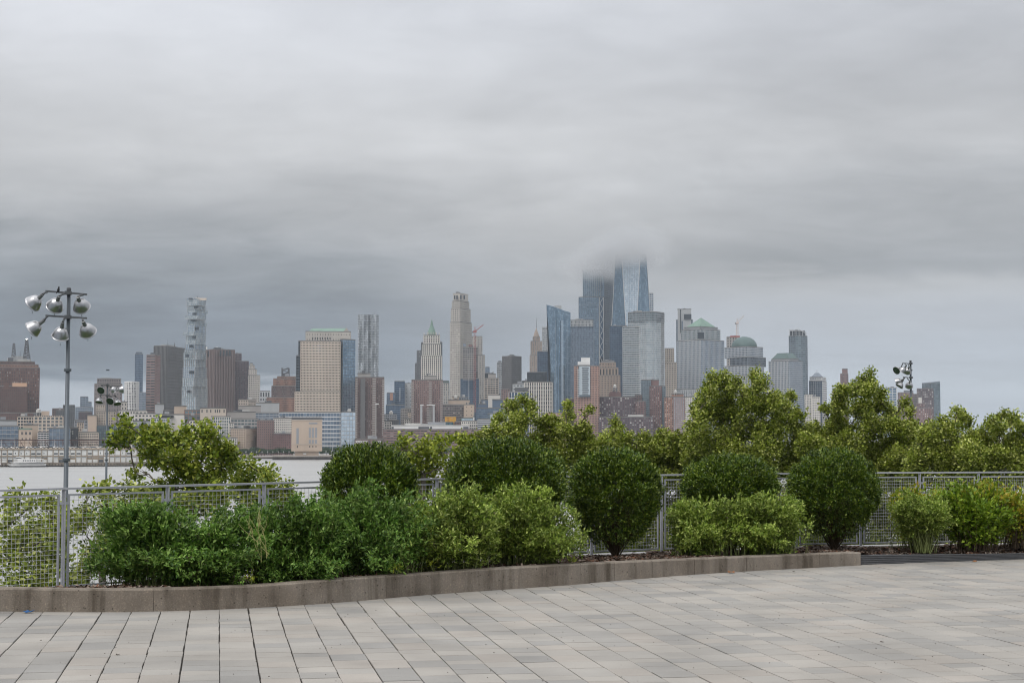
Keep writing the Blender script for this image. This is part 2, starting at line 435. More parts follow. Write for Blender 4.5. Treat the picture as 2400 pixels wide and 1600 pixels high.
def building(name, label, cat, tiers, group=None, units=2, extra=None, **kw):
    tiers = [dict(t) for t in tiers]
    fp0, _ = footprint(tiers[0])
    c = sum(fp0, Vector((0, 0))) / len(fp0)
    root = empty(name, (c.x, c.y, LZ), label, cat, group)
    info = []
    for t in tiers:
        fp, nfront = footprint(t); R = t['R']
        xr = t['xc'] if t.get('xc') is not None else (t['poly'][len(t['poly']) // 2][0] if 'poly' in t else (t['x0'] + t['x1']) / 2)
        z1 = zat(xr, t['yt'], R); z0 = zat(xr, t['yb'], R) if t['yb'] else LZ
        k = M_PX(R); mw, mg, mr = MB(), MB(), MB()
        n = len(fp); 
        for i in range(n):
            p0, p1 = fp[i], fp[(i + 1) % n]
            back = i == n - 2
            if t['solid'] or back:
                mw.quad((p0.x, p0.y, z0), (p1.x, p1.y, z0), (p1.x, p1.y, z1), (p0.x, p0.y, z1))
            else:
                st = t
                if i >= 1 and i < nfront and 'side' in t: st = dict(t, **t['side'])
                facade(mw, mg, p0, p1, z0, z1, st['bay'] * k, st['fl'] * k, st['pf'], st['sf'], st['dep'], st['bands'], st['piers'])
        cc = sum(fp, Vector((0, 0))) / n
        grow = [cc + (p - cc) * (1 + .35 / max(4, (p - cc).length)) for p in fp]
        # roof slab with a parapet upstand
        mr.poly([(p.x, p.y, z1 + .25) for p in fp])
        for i in range(n):
            a, b2 = grow[i], grow[(i + 1) % n]; d = b2 - a; nrm = Vector((d.y, -d.x)).normalized()
            mr.box((a.x, a.y, z1 - .05), (d.x, d.y, 0), (-nrm.x * .8, -nrm.y * .8, 0), (0, 0, t['par']))
        if mg.f: mg.build('glazing', t['g'], root)
        if mw.f: mw.build('wall', t['w'], root, kind='stuff' if not t['solid'] else None)
        mr.build('roof', t['roof'], root)
        info.append((fp, z0, z1, k))
    fp, z0, z1, k = info[-1]
    c = sum(fp, Vector((0, 0))) / len(fp); e1 = fp[1] - fp[0]; e2 = fp[-1] - fp[0]
    for q in range(units):
        s, w2 = random.uniform(.15, .6), random.uniform(.12, .3)
        v = random.uniform(.15, .5); o = fp[0] + e1 * s + e2 * v; h = random.uniform(1.5, 4.5)
        mu = MB(); mu.box((o.x, o.y, z1 + .25), (e1.x * w2, e1.y * w2, 0), (e2.x * .3, e2.y * .3, 0), (0, 0, h))
        mu.build('roof_unit', random.choice(['roof_unit', 'grey', 'roof_pale', 'dark_grey']), root)
    if extra: extra(root, info)
    return root, info

def mast(root, px, py0, py1, R, w=.5, m='dark_grey', name='antenna'):
    a, b = hdir(px) * R, None
    mb = MB(); mb.tube([(a.x, a.y, zat(px, py1, R)), (a.x, a.y, zat(px, py0, R))], [w, w * .35], 5); return mb.build(name, m, root)
def lattice(root, px, py0, py1, R, w=2.0, m='dark_grey', name='lattice_mast', n=8, taper=.4):
    a = hdir(px) * R; za, zb = zat(px, py1, R), zat(px, py0, R); mb = MB(); t = w * .09
    for sx in (-1, 1):
        for sy in (-1, 1):
            mb.tube([(a.x + sx * w / 2, a.y + sy * w / 2, za), (a.x + sx * w / 2 * taper, a.y + sy * w / 2 * taper, zb)], t, 4)
    for i in range(n):
        f0, f1 = i / n, (i + 1) / n
        w0, w1 = w / 2 * (1 - f0 * (1 - taper)), w / 2 * (1 - f1 * (1 - taper)); z0, z1 = za + (zb - za) * f0, za + (zb - za) * f1
        s = 1 if i % 2 else -1
        for sy in (-1, 1):
            mb.tube([(a.x - s * w0, a.y + sy * w0, z0), (a.x + s * w1, a.y + sy * w1, z1)], t * .8, 3)
    return mb.build(name, m, root)
def slab(root, name, mat, px0, px1, py0, py1, R, D=4.0, proud=0.0):
    """an upright box filling a photo rectangle, front at range R - proud, facing the viewer"""
    f = hdir((px0 + px1) / 2); r = Vector((f.y, -f.x)); R -= proud
    a, b = hdir(px0), hdir(px1); A, B = a * (R / a.dot(f)), b * (R / b.dot(f))
    z1, z0 = zat((px0 + px1) / 2, py0, R), zat((px0 + px1) / 2, py1, R)
    mb = MB(); mb.box((A.x, A.y, z0), (B.x - A.x, B.y - A.y, 0), (f.x * D, f.y * D, 0), (0, 0, z1 - z0))
    return mb.build(name, mat, root)
def bar(root, name, mat, p, q, R, w=1.0):
    a, b = hdir(p[0]) * R, hdir(q[0]) * R
    mb = MB(); mb.tube([(a.x, a.y, zat(p[0], p[1], R)), (b.x, b.y, zat(q[0], q[1], R))], w, 4); return mb.build(name, mat, root)
def water_tank(root, px, py, R, r=2.2):
    a = hdir(px) * R; z = zat(px, py, R); mb = MB()
    mb.lathe((a.x, a.y, z), [(r, -4.5), (r, -1.4), (.1, 0)], n=10)
    for s in (-1, 1):
        for q in (-1, 1): mb.tube([(a.x + s*r*.6, a.y + q*r*.6, z - 8), (a.x + s*r*.6, a.y + q*r*.6, z - 4.4)], .18, 4)
    mb.build('water_tank', 'roof_pale', root)
def loft(root, name, mat, secs, bay, fl, R0):
    """skin through stacked rings [(py, [(px, R), ...])]; uv counts panes"""
    mb = MB(); k = M_PX(R0); rings = []
    for ring in secs:
        rings.append([Vector((*(hdir(px) * R), zat(px, py if not isinstance(py, (list, tuple)) else py[i], R)))
                      for i, (px, R) in enumerate(ring[1]) for py in (ring[0],)])
    for a, b in zip(rings[:-1], rings[1:]):
        u = 0
        for i in range(len(a) - 1):
            du = max(1, round((a[i + 1] - a[i]).length / (bay * k))); dv = max(1, round((b[i] - a[i]).length / (fl * k)))
            mb.quad(a[i], a[i + 1], b[i + 1], b[i], ((u, 0), (u + du, 0), (u + du, dv), (u, dv))); u += du
    return mb.build(name, mat, root)

# ------------------------------------------------------------------ the skyline, left to right
def x_deco(root, info):
    R = 2240
    slab(root, 'roof_house', 'white_panel', 16, 32, 839, 854, R + 20, 12); slab(root, 'roof_house', 'dark_grey', 17, 31, 838, 846, R + 8, 8)
    slab(root, 'roof_house', 'roof_pale', 40, 72, 842, 854, R + 20, 12)
    slab(root, 'roof_house', 'roof_unit', 24, 62, 834, 849, R + 24, 14); lattice(root, 31, 804, 836, R + 25, 4.5); lattice(root, 61, 795, 840, R + 20, 6.5, n=12, taper=.3); mast(root, 46, 822, 836, R + 25, .5); mast(root, 70, 832, 850, R + 15, .4)
    a = hdir(61) * (R + 25); mb = MB(); mb.lathe((a.x, a.y, zat(61, 793, R)), [(.05, -1.1), (.9, -.6), (1.1, 0), (.9, .6), (.05, 1.1)], n=10)
    mb.build('beacon_light', 'beacon', root, True)
    slab(root, 'terrace_band', 'terracotta_trim', 29, 63, 897, 906, 2170, 6, .8)
    slab(root, 'terrace_band', 'brick_maroon', 10, 21, 896, 912, 2170, 6, .8)
building('deco_tower', 'dark red brick tower with two antenna masts and a bright white beacon, left edge', 'tower', [
    T(-60, 64, 905, 2170, w='brick_maroon', g='window_dim', bay=4.2, fl=6, pf=.62, sf=.35, D=60),
    T(-70, 99, 968, 2160, w='brick_maroon', g='window_dim', bay=4.2, fl=6, pf=.62, sf=.35, D=80),
    T(-30, 92, 862, 2230, w='brick_maroon', g='window', bay=5.0, fl=7.2, pf=.62, sf=.45, D=50),
    T(-10, 80, 848, 2240, yb=858, w='brick_maroon', g='window_dim', bay=3.2, fl=5, pf=.6, sf=.4, D=36), T(-30, 89, 855, 2233, yb=864, w='brick_orange', g='window_dim', bay=3.2, fl=5, pf=.6, sf=.4, D=46)], extra=x_deco, units=3)
building('office_block', 'hazy blue stepped block far behind the tall lamp pole, lighter top box', 'building', [
    T(178, 219, 955, 3000, w='slate_panel', g='glass_slate', bay=4, fl=5, pf=.3, sf=.4), T(189, 207, 930, 3020, w='slate_panel', g='glass_slate', pf=.25, sf=.3),
    T(207, 215, 942, 3010, w='slate_panel', g='glass_slate', pf=.25, sf=.3)], units=1)
building('office_block', 'dark brown block peeping out just right of the tall lamp pole', 'building', [
    T(149, 176, 950, 2500, w='dark_grey', g='window_dim', bay=4, fl=5), T(186, 216, 966, 2550, w='brick_plum', g='window_dim', bay=3, fl=5)], units=2)
building('loft_building', 'low brown block between the brick deco tower and the lamp pole', 'building', [
    T(124, 150, 958, 2450, w='brick_brown', g='window_dim', bay=4, fl=5), T(133, 152, 962, 2440, w='dark_grey', g='window_dim', bay=4, fl=5)], units=2)
def x_loft(root, info):
    slab(root, 'penthouse', 'tan', 98, 117, 963, 976, 1905, 10); water_tank(root, 91, 957, 1900, 2.6)
    slab(root, 'penthouse', 'dark_grey', 80, 96, 968, 976, 1900, 10)
    for i in range(13): slab(root, 'finial', 'cream', 82 + i * 5.2, 83.6 + i * 5.2, 973, 977, 1820, 1, .4)
building('loft_building', 'large cream loft building with rows of big dark windows, left of the lamp pole', 'building', [
    T(81, 149, 976, 1820, w='cream', g='window_grey', bay=8.6, fl=7.7, pf=.34, sf=.34, dep=.7),
    T(43, 82, 977, 1840, w='cream', g='window_dim', bay=6.5, fl=7.2, pf=.22, sf=.3)], units=3, extra=x_loft)
building('office_block', 'grey glass office with pale stripes at the far left waterfront', 'building', [
    T(-40, 45, 999, 1640, w='pale_grey', g='glass_slate', bay=9, fl=8.2, pf=.05, sf=.11), T(-40, 41, 986, 1660, w='pale_grey', g='window_grey', bay=7, fl=8, solid=True)], units=3)
def x_tanbox(root, info):
    for i in range(3): slab(root, 'window', 'glass_dark', 52 + i * 9, 53.6 + i * 9, 1012, 1018, 1630, .5, .15); slab(root, 'window', 'glass_dark', 54.4 + i * 9, 56 + i * 9, 1012, 1018, 1630, .5, .15); slab(root, 'window', 'glass_dark', 53 + i * 9, 55.4 + i * 9, 1026, 1032, 1630, .5, .15)
building('warehouse', 'tan masonry box with a green roof edge and small paired windows', 'building', [
    T(46, 77, 1006, 1630, w='tan', solid=True, roof='copper_green', D=18), T(57, 91, 996, 1655, w='tan', solid=True, D=20)], extra=x_tanbox, units=1)
building('low_building', 'small white and grey banded building between tan box and dark glass block', 'building', [
    T(91, 118, 1014, 1640, w='white_panel', g='glass_dark', bay=6, fl=5, pf=.1, sf=.35)], units=2)
building('office_block', 'dark blue glass block with white floor lines just left of the lamp pole', 'building', [
    T(117, 166, 1004, 1635, w='grey', g='glass_slate', bay=7, fl=9, pf=.1, sf=.12)], units=2)
building('loft_building', 'black block dotted with small white windows just right of the lamp pole', 'building', [
    T(165, 184, 1003, 1640, w='black_metal', g='window_lit', bay=4, fl=5, pf=.45, sf=.45)], units=1)
building('warehouse', 'low grey shed roofs beside a tan gable, right of the lamp pole', 'building', [
    T(176, 206, 985, 1800, w='grey', g='window_dim', bay=6, fl=7), T(183, 197, 991, 1700, w='tan', g='window', bay=5, fl=6), T(186, 232, 1014, 1650, w='cream', g='window_dim', bay=5, fl=6)], units=2)
building('hospital_tower', 'big mauve concrete slab tower behind the shorter lamp pole', 'tower', [
    T(222, 286, 900, 2600, w='mauve_panel', g='window_dim', bay=6.0, fl=9, pf=.7, sf=.55), T(228, 283, 888, 2610, yb=902, w='mauve_panel', g='window_dim', bay=5, fl=7, pf=.55, sf=.4)], units=2)
building('apartment_house', 'beige apartment house with dark punched windows behind the shorter lamp pole', 'building', [
    T(226, 272, 965, 1900, w='beige', g='window', bay=5.6, fl=5.8, pf=.5, sf=.5), T(206, 228, 974, 1880, w='tan', solid=True), T(226, 246, 949, 1925, w='beige', g='window', bay=5, fl=6, pf=.55, sf=.5)], units=2)
building('office_block', 'dark teal glass block low behind the shorter lamp pole', 'building', [
    T(229, 280, 998, 1660, w='black_metal', g='glass_teal', bay=5, fl=6, pf=.15, sf=.15), T(280, 300, 985, 1680, w='black_metal', g='glass_teal', bay=5, fl=6, pf=.15, sf=.2)], units=2)
building('apartment_house', 'pale stone house with a round attic window right of the shorter lamp', 'building', [
    T(280, 318, 963, 1850, w='white_stone', g='window_dim', bay=6, fl=8, pf=.5, sf=.45), T(285, 298, 943, 1870, w='limestone', g='window_dim', bay=6, fl=9, pf=.6, sf=.6)], units=2)
building('apartment_tower', 'white rounded tower with vertical slit windows beside a slim navy tower', 'tower', [
    T(R=2700, poly=[(292, 2715), (298, 2703), (309, 2698), (320, 2703), (326, 2715)], yt=895, w='white_panel', g='window', bay=4.4, fl=6, pf=.45, sf=.2, D=25, roof='white_panel')], units=0)
building('skyscraper', 'slim dark navy tower left of the brown striped slab', 'tower', [
    T(316, 334, 830, 3300, w='blue_panel', g='glass_navy', bay=3, fl=4, pf=.2, sf=.2), T(318, 332, 826, 3304, yb=832, w='blue_panel', g='glass_navy', bay=2, fl=4, pf=.4, sf=.1), T(326, 342, 920, 3250, w='slate_panel', g='glass_slate', bay=3, fl=4, pf=.2, sf=.3)], units=0)
building('office_tower', 'pink-brown slab with horizontal stripes left of the grey ribbed tower', 'tower', [
    T(343, 375, 832, 2750, xc=363, phi=25, w='brick_rose', g='window_dim', bay=14, fl=6.1, pf=.04, sf=.5, side=dict(bay=3.2, pf=.5, sf=.42))], units=2)
building('office_tower', 'broad dark grey tower of vertical ribs beside the stacked glass tower', 'tower', [
    T(360, 434, 811, 2800, xc=391, phi=20, w='brown_metal', g='glass_dark', bay=3.3, fl=7, pf=.62, sf=0, dep=.9, side=dict(bay=4.4, pf=.36, sf=.12))],
    units=4, extra=lambda r, i: (mast(r, 391, 795, 812, 2805, .4), mast(r, 408, 803, 812, 2815, 1.2)))
# stacked glass tower: storeys slide in and out
def jenga():
    R = 2500; root = empty('stacked_tower', (*(hdir(456) * R), LZ), 'tall pale glass tower of shifted stacked boxes with jutting balconies', 'tower')
    lay = [(698, 703, 435, 481), (703, 716, 436, 480), (716, 724, 438, 481), (724, 732, 437, 484), (732, 740, 439, 480), (740, 748, 432, 481), (748, 755, 439, 479),
           (755, 762, 437, 482), (762, 778, 439, 480), (778, 786, 428, 480), (786, 795, 436, 481), (795, 806, 435, 480), (806, 818, 434, 481), (818, 826, 432, 480),
           (826, 842, 429, 482), (842, 860, 430, 481), (860, 885, 429, 483), (885, 905, 428, 485), (905, 930, 427, 486), (930, 960, 427, 486)]
    ice, bal = MB(), MB()
    for i, (ya, yb, xa, xb) in enumerate(lay):
        t = dict(x0=xa, x1=xb, xc=452 + (i * 7) % 9, phi=35, R=R - (6 if i in (1, 5, 9) else 0) - (i % 3) * 1.5, D=20)
        fp, _ = footprint(t); z1, z0 = zat(455, ya, R), zat(455, yb, R)
        mg, mw = MB(), MB(); k = M_PX(R)
        for j in range(4):
            facade(mw, mg, fp[j], fp[(j + 1) % 4], z0, z1, 5.2 * k, 3.9 * k, .06, .12, .9 if i > 12 else .5)
        mg.build('glazing', 'glass_ice' if i % 4 else 'glass_pale', root); mw.build('floor_slabs', 'pale_grey', root, kind='stuff')
        mr = MB(); mr.poly([(p.x, p.y, z1 + .05) for p in fp]); mr.poly([(p.x, p.y, z0 - .05) for p in fp[::-1]]); mr.build('floor_plate', 'white_panel', root)
        if i % 2 == 0:      # a dark open corner box
            mb = MB(); d = hdir(xa + 9 + (i * 5) % 14); zc = (z0 + z1) / 2
            mb.cbox((d.x * (R - 3), d.y * (R - 3), zc), 4.5, 6, min(4.5, (z1 - z0) * .6), rot=.5); mb.build('balcony_box', 'glass_dark', root)
    slab(root, 'roof_screen', 'cream', 450, 482, 698, 703, R + 12, 4); slab(root, 'roof_unit', 'grey', 440, 458, 700, 706, R + 16, 8)
    mast(root, 461, 694, 700, R + 14, .8)
jenga()
def x_long(root, info):
    for a, b in ((486, 489), (491, 494), (495, 498)): slab(root, 'vent_opening', 'glass_dark', a, b, 822, 836, 2612, 1.5, 1)
    for a in (514, 521.5, 529, 536): slab(root, 'vent_opening', 'glass_dark', a, a + 4, 821, 834, 2600, 1.5, 2.2)
    slab(root, 'dish_antenna', 'white_panel', 479, 485, 812, 818, 2620, 3); slab(root, 'dish_antenna', 'white_panel', 504, 510, 813, 819, 2620, 3)
building('windowless_tower', 'windowless pink-brown granite tower with dark vent openings at the top', 'tower', [
    T(483, 549, 819, 2600, xc=500, phi=62, w='pink_granite', g='pink_granite', bay=7.2, fl=200, pf=.42, sf=0, dep=2.0)], units=3, extra=x_long)
building('office_tower', 'plum brown grid tower just right of the windowless granite tower', 'tower', [
    T(549, 582, 847, 2650, w='brick_plum', g='window_dim', bay=3.4, fl=4.4, pf=.35, sf=.4), T(549, 565, 829, 2670, w='brick_plum', g='window_dim', bay=3.4, fl=4.4, pf=.35, sf=.4)], units=1)
building('courthouse_tower', 'pale stone tower with rounded stepped top and dark punched windows', 'tower', [
    T(582, 609, 880, 2550, w='limestone', g='window_dim', bay=4.2, fl=5, pf=.55, sf=.5), T(583, 601, 866, 2565, w='limestone', g='window_dim', bay=4, fl=5, pf=.7, sf=.6),
    T(584, 596, 857, 2570, w='limestone', g='window_dim', bay=4, fl=5, pf=.7, sf=.6), T(585, 592, 852, 2573, w='limestone', solid=True)], units=0)
building('courthouse', 'grey columned block low between pale stepped tower and orange brick tower', 'building', [
    T(609, 633, 917, 2500, w='pale_grey', g='window_dim', bay=6, fl=14, pf=.5, sf=.3), T(560, 600, 937, 2350, w='beige', g='window_dim', bay=4, fl=6, pf=.55, sf=.5)], units=2)
def x_wu(root, info):
    lattice(root, 669, 862, 882, 2330, 9, n=4, taper=1.0, name='roof_scaffold')
building('deco_block', 'stepped orange and brown brick block with a scaffold frame on its roof', 'building', [
    T(626, 700, 932, 2270, w='brick_orange', g='window_dim', bay=2.6, fl=5, pf=.5, sf=.3), T(637, 700, 905, 2290, w='brick_brown', g='window_dim', bay=2.6, fl=5, pf=.5, sf=.3),
    T(641, 697, 888, 2305, w='brick_orange', g='window_dim', bay=2.6, fl=5, pf=.5, sf=.3), T(650, 694, 883, 2315, w='brick_orange', g='window_dim', bay=2.6, fl=5, pf=.5, sf=.3)], units=2, extra=x_wu)
# broad beige tower with a green gabled roof
def x_gable(root, info):
    R = 2058; f = hdir(768); r = Vector((f.y, -f.x))
    def pt(px, py, back=0.0):
        q = hdir(px) * (R + back) / hdir(px).dot(f); return (q.x, q.y, zat(768, py, R))
    mb = MB()      # sloping copper roof, hipped at the left, gable end facing right
    mb.quad(pt(721, 777), pt(806, 777), pt(808, 767, 14), pt(731, 768, 14)); mb.quad(pt(806, 777), pt(820, 777, 28), pt(812, 766.5, 14), pt(808, 767, 14))
    mb.quad(pt(731, 768, 14), pt(808, 767, 14), pt(806, 777, 28), pt(721, 777, 28))
    mb.quad(pt(721, 777), pt(731, 768, 14), pt(731, 768, 14), pt(721, 777, 28)); mb.build('gable_roof', 'copper_green', root)
    mb = MB(); mb.poly([pt(803, 778, -2), pt(820, 778, 10), pt(812, 767, 4)]); mb.build('gable_end', 'limestone', root)
    mb = MB(); mb.box(pt(718, 781, -1), Vector(pt(821, 781, -1)) - Vector(pt(718, 781, -1)), (f.x * 30, f.y * 30, 0), (0, 0, 2.0)); mb.build('cornice', 'limestone', root)
    for i in range(12): slab(root, 'loggia_opening', 'glass_dark', 725 + i * 6.3, 728.5 + i * 6.3, 778.8, 783.5, R, 1, 1.6)
    for i in range(8): slab(root, 'loggia_opening', 'glass_dark', 731 + i * 5.8, 733.4 + i * 5.8, 790, 795, 2050, 1, 1.2)
    for i in range(6): slab(root, 'tall_window', 'glass_blue', 734 + i * 4.2, 736 + i * 4.2, 807, 829, 2042, .6, 1.1)
    for x in (722, 767): slab(root, 'glass_strip', 'glass_dark', x, x + 2.2, 803, 958, 2042, .6, 1.1)
building('gabled_tower', 'broad beige tower with paired windows and a green gabled copper roof', 'tower', [
    T(692, 797, 918, 2040, w='cream', g='window_dim', bay=3.3, fl=6.35, pf=.5, sf=.5, dep=.8), T(705, 797, 800, 2041, yb=922, w='cream', g='window_dim', bay=3.3, fl=6.35, pf=.5, sf=.5, dep=.8),
    T(694, 706, 834, 2047, yb=918, w='slate_panel', g='glass_dark', bay=6, fl=6.3, pf=.03, sf=.1), T(699, 716, 800, 2050, yb=836, w='slate_panel', g='glass_dark', bay=6, fl=6.3, pf=.03, sf=.1),
    T(790, 832, 796, 2050, xc=803, phi=60, w='slate_panel', g='glass_blue', bay=4, fl=6.3, pf=.07, sf=.13, dep=.4),
    T(716, 821, 778, 2056, yb=802, w='limestone', g='window_dim', bay=6, fl=10, pf=.8, sf=.7)], units=0, extra=x_gable)
# rippled steel tower
def gehry():
    R = 3100; root = empty('rippled_tower', (*(hdir(862) * R), LZ), 'slender silver tower with rippled steel skin and scattered windows', 'tower')
    k = M_PX(R); bays = [838, 841, 846, 851, 857, 862, 865.5, 870, 876, 881, 884, 887]
    offs = [8, 0, 2.5, -2, 1, -3, 2.0, -2.5, .5, -2, 2, 9]
    mg, mw = MB(), MB(); rr = random.Random(3)
    z0, zt = LZ, zat(862, 737, R); nf = int((zt - z0) / (3.9 * k))
    fh = (zt - z0) / nf
    def pt(i, j):
        sh = 1.4 * math.sin(j * .19 + i * 1.3) + .9 * math.sin(j * .43 + i * 2.1)
        q = hdir(bays[i]) * (R + offs[i] + (sh if 0 < i < len(bays) - 1 else 0)); return Vector((q.x, q.y, z0 + j * fh))
    for i in range(len(bays) - 1):
        for j in range(nf):
            a, b, c, d = pt(i, j), pt(i + 1, j), pt(i + 1, j + 1), pt(i, j + 1); mw.quad(a, b, c, d)
            n = (b - a).cross(d - a).normalized() * .3
            w = 2 if i % 3 else 1
            for q in range(w):
                if rr.random() < .12: continue
                s = (q + .5) / w + rr.uniform(-.06, .06); h = .19 / w * 1.7
                f0, f1 = .25, .8; e = b - a; u = d - a; g = c - b
                mg.quad(a + e * (s - h) + (u + (g - u) * (s - h)) * f0 + n, a + e * (s + h) + (u + (g - u) * (s + h)) * f0 + n,
                        a + e * (s + h) + (u + (g - u) * (s + h)) * f1 + n, a + e * (s - h) + (u + (g - u) * (s - h)) * f1 + n,
                        ((i*9 + q, j), (i*9 + q + 1, j), (i*9 + q + 1, j + 1), (i*9 + q, j + 1)))
    a, b = pt(0, 0), pt(len(bays) - 1, 0); f = hdir(862) * 30
    for z_a, z_b in ((z0, zt),):
        mw.quad((b.x, b.y, z_a), (b.x + f.x, b.y + f.y, z_a), (b.x + f.x, b.y + f.y, z_b), (b.x, b.y, z_b)); mw.quad((a.x + f.x, a.y + f.y, z_a), (a.x, a.y, z_a), (a.x, a.y, z_b), (a.x + f.x, a.y + f.y, z_b))
    mw.build('steel_skin', 'steel_skin', root); mg.build('windows', 'window_grey', root, kind='stuff')
    mr = MB(); mr.poly([(a.x, a.y, zt - .5), (b.x, b.y, zt - .5), (b.x + f.x, b.y + f.y, zt - .5), (a.x + f.x, a.y + f.y, zt - .5)]); mr.build('roof', 'roof_tar', root)
    mast(root, 877, 733, 738, R + 10, .6)
gehry()
def balconies(root, name, mat, px0, px1, py0, py1, R, fl, proud=1.6):
    mb = MB(); k = M_PX(R); f = hdir((px0 + px1) / 2); a, b = hdir(px0), hdir(px1); RR = R - proud
    A, B = a * (RR / a.dot(f)), b * (RR / b.dot(f)); zt, zb = zat(px0, py0, R), zat(px0, py1, R); n = int((zt - zb) / (fl * k))
    for j in range(n):
        z = zb + j * fl * k; d = Vector((B.x - A.x, B.y - A.y, 0))
        mb.box((A.x, A.y, z), d, (f.x * proud, f.y * proud, 0), (0, 0, .25)); mb.box((A.x, A.y, z + .25), d, (f.x * .15, f.y * .15, 0), (0, 0, .9))
    return mb.build(name, mat, root, kind='stuff')
def x_ind1(root, info):
    balconies(root, 'balconies', 'concrete', 873, 881, 884, 1025, 1945, 4.1); balconies(root, 'balconies', 'concrete', 833, 838, 884, 1025, 1945, 4.1); balconies(root, 'balconies', 'concrete', 896, 901.5, 886, 1020, 1945, 4.1)
    slab(root, 'stair_core', 'brown_metal', 845, 856, 886, 1027, 1945, 3, 1.0); slab(root, 'concrete_fin', 'concrete', 880, 882.5, 946, 1027, 1943, 3, 2.2); slab(root, 'concrete_cap', 'white_panel', 880, 888, 945, 947.5, 1943, 3, 2.6)
building('apartment_tower', 'brown brick apartment tower with balcony stacks in front of the rippled tower', 'tower', [
    T(833, 900, 885, 1950, w='brick_brown', g='window', bay=4.4, fl=4.1, pf=.62, sf=.55, dep=.35), T(838, 868, 876, 1960, yb=886, w='concrete', solid=True, D=14)], units=2, extra=x_ind1)
def x_ind2(root, info):
    balconies(root, 'balconies', 'concrete', 1005, 1012, 892, 1000, 1985, 4.1); balconies(root, 'balconies', 'concrete', 964, 970, 893, 1000, 1985, 4.1); balconies(root, 'balconies', 'concrete', 1032, 1038.5, 893, 1000, 1985, 4.1); balconies(root, 'balconies', 'concrete', 1000, 1012, 950, 998, 1983, 4.1)
    for a in (985, 1014): slab(root, 'concrete_fin', 'pale_grey', a, a + 5, 949, 1000, 1983, 3, 2.4)
    slab(root, 'concrete_cap', 'white_panel', 984.5, 993, 947.5, 950, 1983, 3, 2.8); slab(root, 'concrete_cap', 'white_panel', 1000, 1019.5, 947.5, 950, 1983, 3, 2.8)
building('apartment_tower', 'brown brick apartment tower with white concrete fins, below the green spired tower', 'tower', [
    T(965, 1037, 891, 1990, w='brick_rose', g='window', bay=4.4, fl=4.1, pf=.6, sf=.55, dep=.35), T(996, 1023, 882, 2000, yb=892, w='concrete', solid=True, D=14)], units=2, extra=x_ind2)
building('office_block', 'dark stepped glass block with an orange brick patch, between the brick towers', 'building', [
    T(907, 926, 921, 2420, w='blue_panel', g='glass_slate', bay=4, fl=5, pf=.15, sf=.3), T(925, 948, 894, 2430, w='blue_panel', g='glass_navy', bay=4, fl=5, pf=.1, sf=.25),
    T(905, 948, 950, 2400, w='blue_panel', g='glass_navy', bay=4, fl=5, pf=.1, sf=.3)], units=1,
    extra=lambda r, i: (slab(r, 'brick_patch', 'brick_orange', 914, 921, 921, 938, 2412, 2), slab(r, 'white_fin', 'white_panel', 937, 938, 908, 940, 2425, 2)))
building('office_block', 'plain pale concrete slab half hidden behind the fin-fronted brick tower', 'building', [
    T(947, 968, 899, 2450, w='pale_grey', g='window_grey', bay=9, fl=9, pf=.8, sf=.75)], units=1)
building('loft_building', 'low beige and grey loft buildings at the foot between the brick towers', 'building', [
    T(940, 968, 958, 2050, w='concrete', g='window_dim', bay=4, fl=4, pf=.3, sf=.5), T(957, 970, 967, 2020, w='cream', g='window', bay=5, fl=5, pf=.5, sf=.5), T(948, 962, 982, 2010, w='white_stone', g='window', bay=4, fl=5)], units=3)
building('loft_building', 'low jumble of dark roofs with a white water tank right of the left brick tower', 'building', [
    T(896, 930, 972, 2100, w='grey', g='window_dim', bay=4, fl=5), T(906, 935, 985, 2040, w='dark_grey', g='window_dim', bay=4, fl=5), T(896, 918, 988, 2000, w='white_stone', g='window', bay=5, fl=6)], units=4,
    extra=lambda r, i: water_tank(r, 917, 962, 2105, 2.6))
# gothic tower with green pyramid crown
def x_wool(root, info):
    R = 2905; f = hdir(1011.5)
    def pyr(name, mat, xa, xb, y0, xa2, xb2, y1, Rr, D):
        k = M_PX(Rr); a = hdir(xa) * Rr; b = hdir(xb) * Rr; c = (a + b) / 2 + f * D / 2; z0, z1 = zat(1011, y0, Rr), zat(1011, y1, Rr)
        w0, w1 = (xb - xa) * k / 2, (xb2 - xa2) * k / 2; mb = MB()
        mb.lathe((c.x, c.y, 0), [(w0 * 1.08, z0), (w1 * 1.08, z1)], n=8); return mb.build(name, mat, root)
    pyr('crown', 'copper_green', 1001, 1022, 783, 1004, 1019, 774, R, 26); pyr('crown', 'copper_green', 1004, 1019, 774, 1008, 1015, 762, R, 26)
    pyr('lantern', 'copper_green', 1008.3, 1014.7, 762, 1009.3, 1013.7, 755, R, 26); pyr('spire', 'copper_green', 1009.3, 1013.7, 755, 1011.2, 1011.8, 747, R, 26)
    for x in (993.5, 1001, 1022, 1029): slab(root, 'pinnacle', 'white_stone', x - .9, x + .9, 779, 787, R, 3)
    for i in range(5): slab(root, 'dormer', 'limestone', 1003 + i * 4, 1004.4 + i * 4, 778, 783, R, 2, 1)
    slab(root, 'cornice', 'limestone', 988.5, 1034.5, 833.5, 837, 2896, 3, .5); slab(root, 'cornice', 'limestone', 991, 1033, 806, 808.5, 2899, 3, .5)
building('gothic_tower', 'cream gothic tower of vertical piers under a green pyramid spire', 'tower', [
    T(988, 1035, 834, 2895, w='white_stone', g='window_dim', bay=4.6, fl=5, pf=.5, sf=.25, dep=.9), T(991, 1032, 807, 2898, yb=836, w='white_stone', g='window_dim', bay=4.6, fl=5, pf=.5, sf=.25, dep=.9),
    T(993, 1030, 786, 2901, yb=809, w='white_stone', g='window_dim', bay=5, fl=6, pf=.55, sf=.3, dep=.9)], units=0, extra=x_wool)
def x_scaf(root, info): balconies(root, 'balconies', 'dark_grey', 973, 989, 850, 885, 3000, 5)
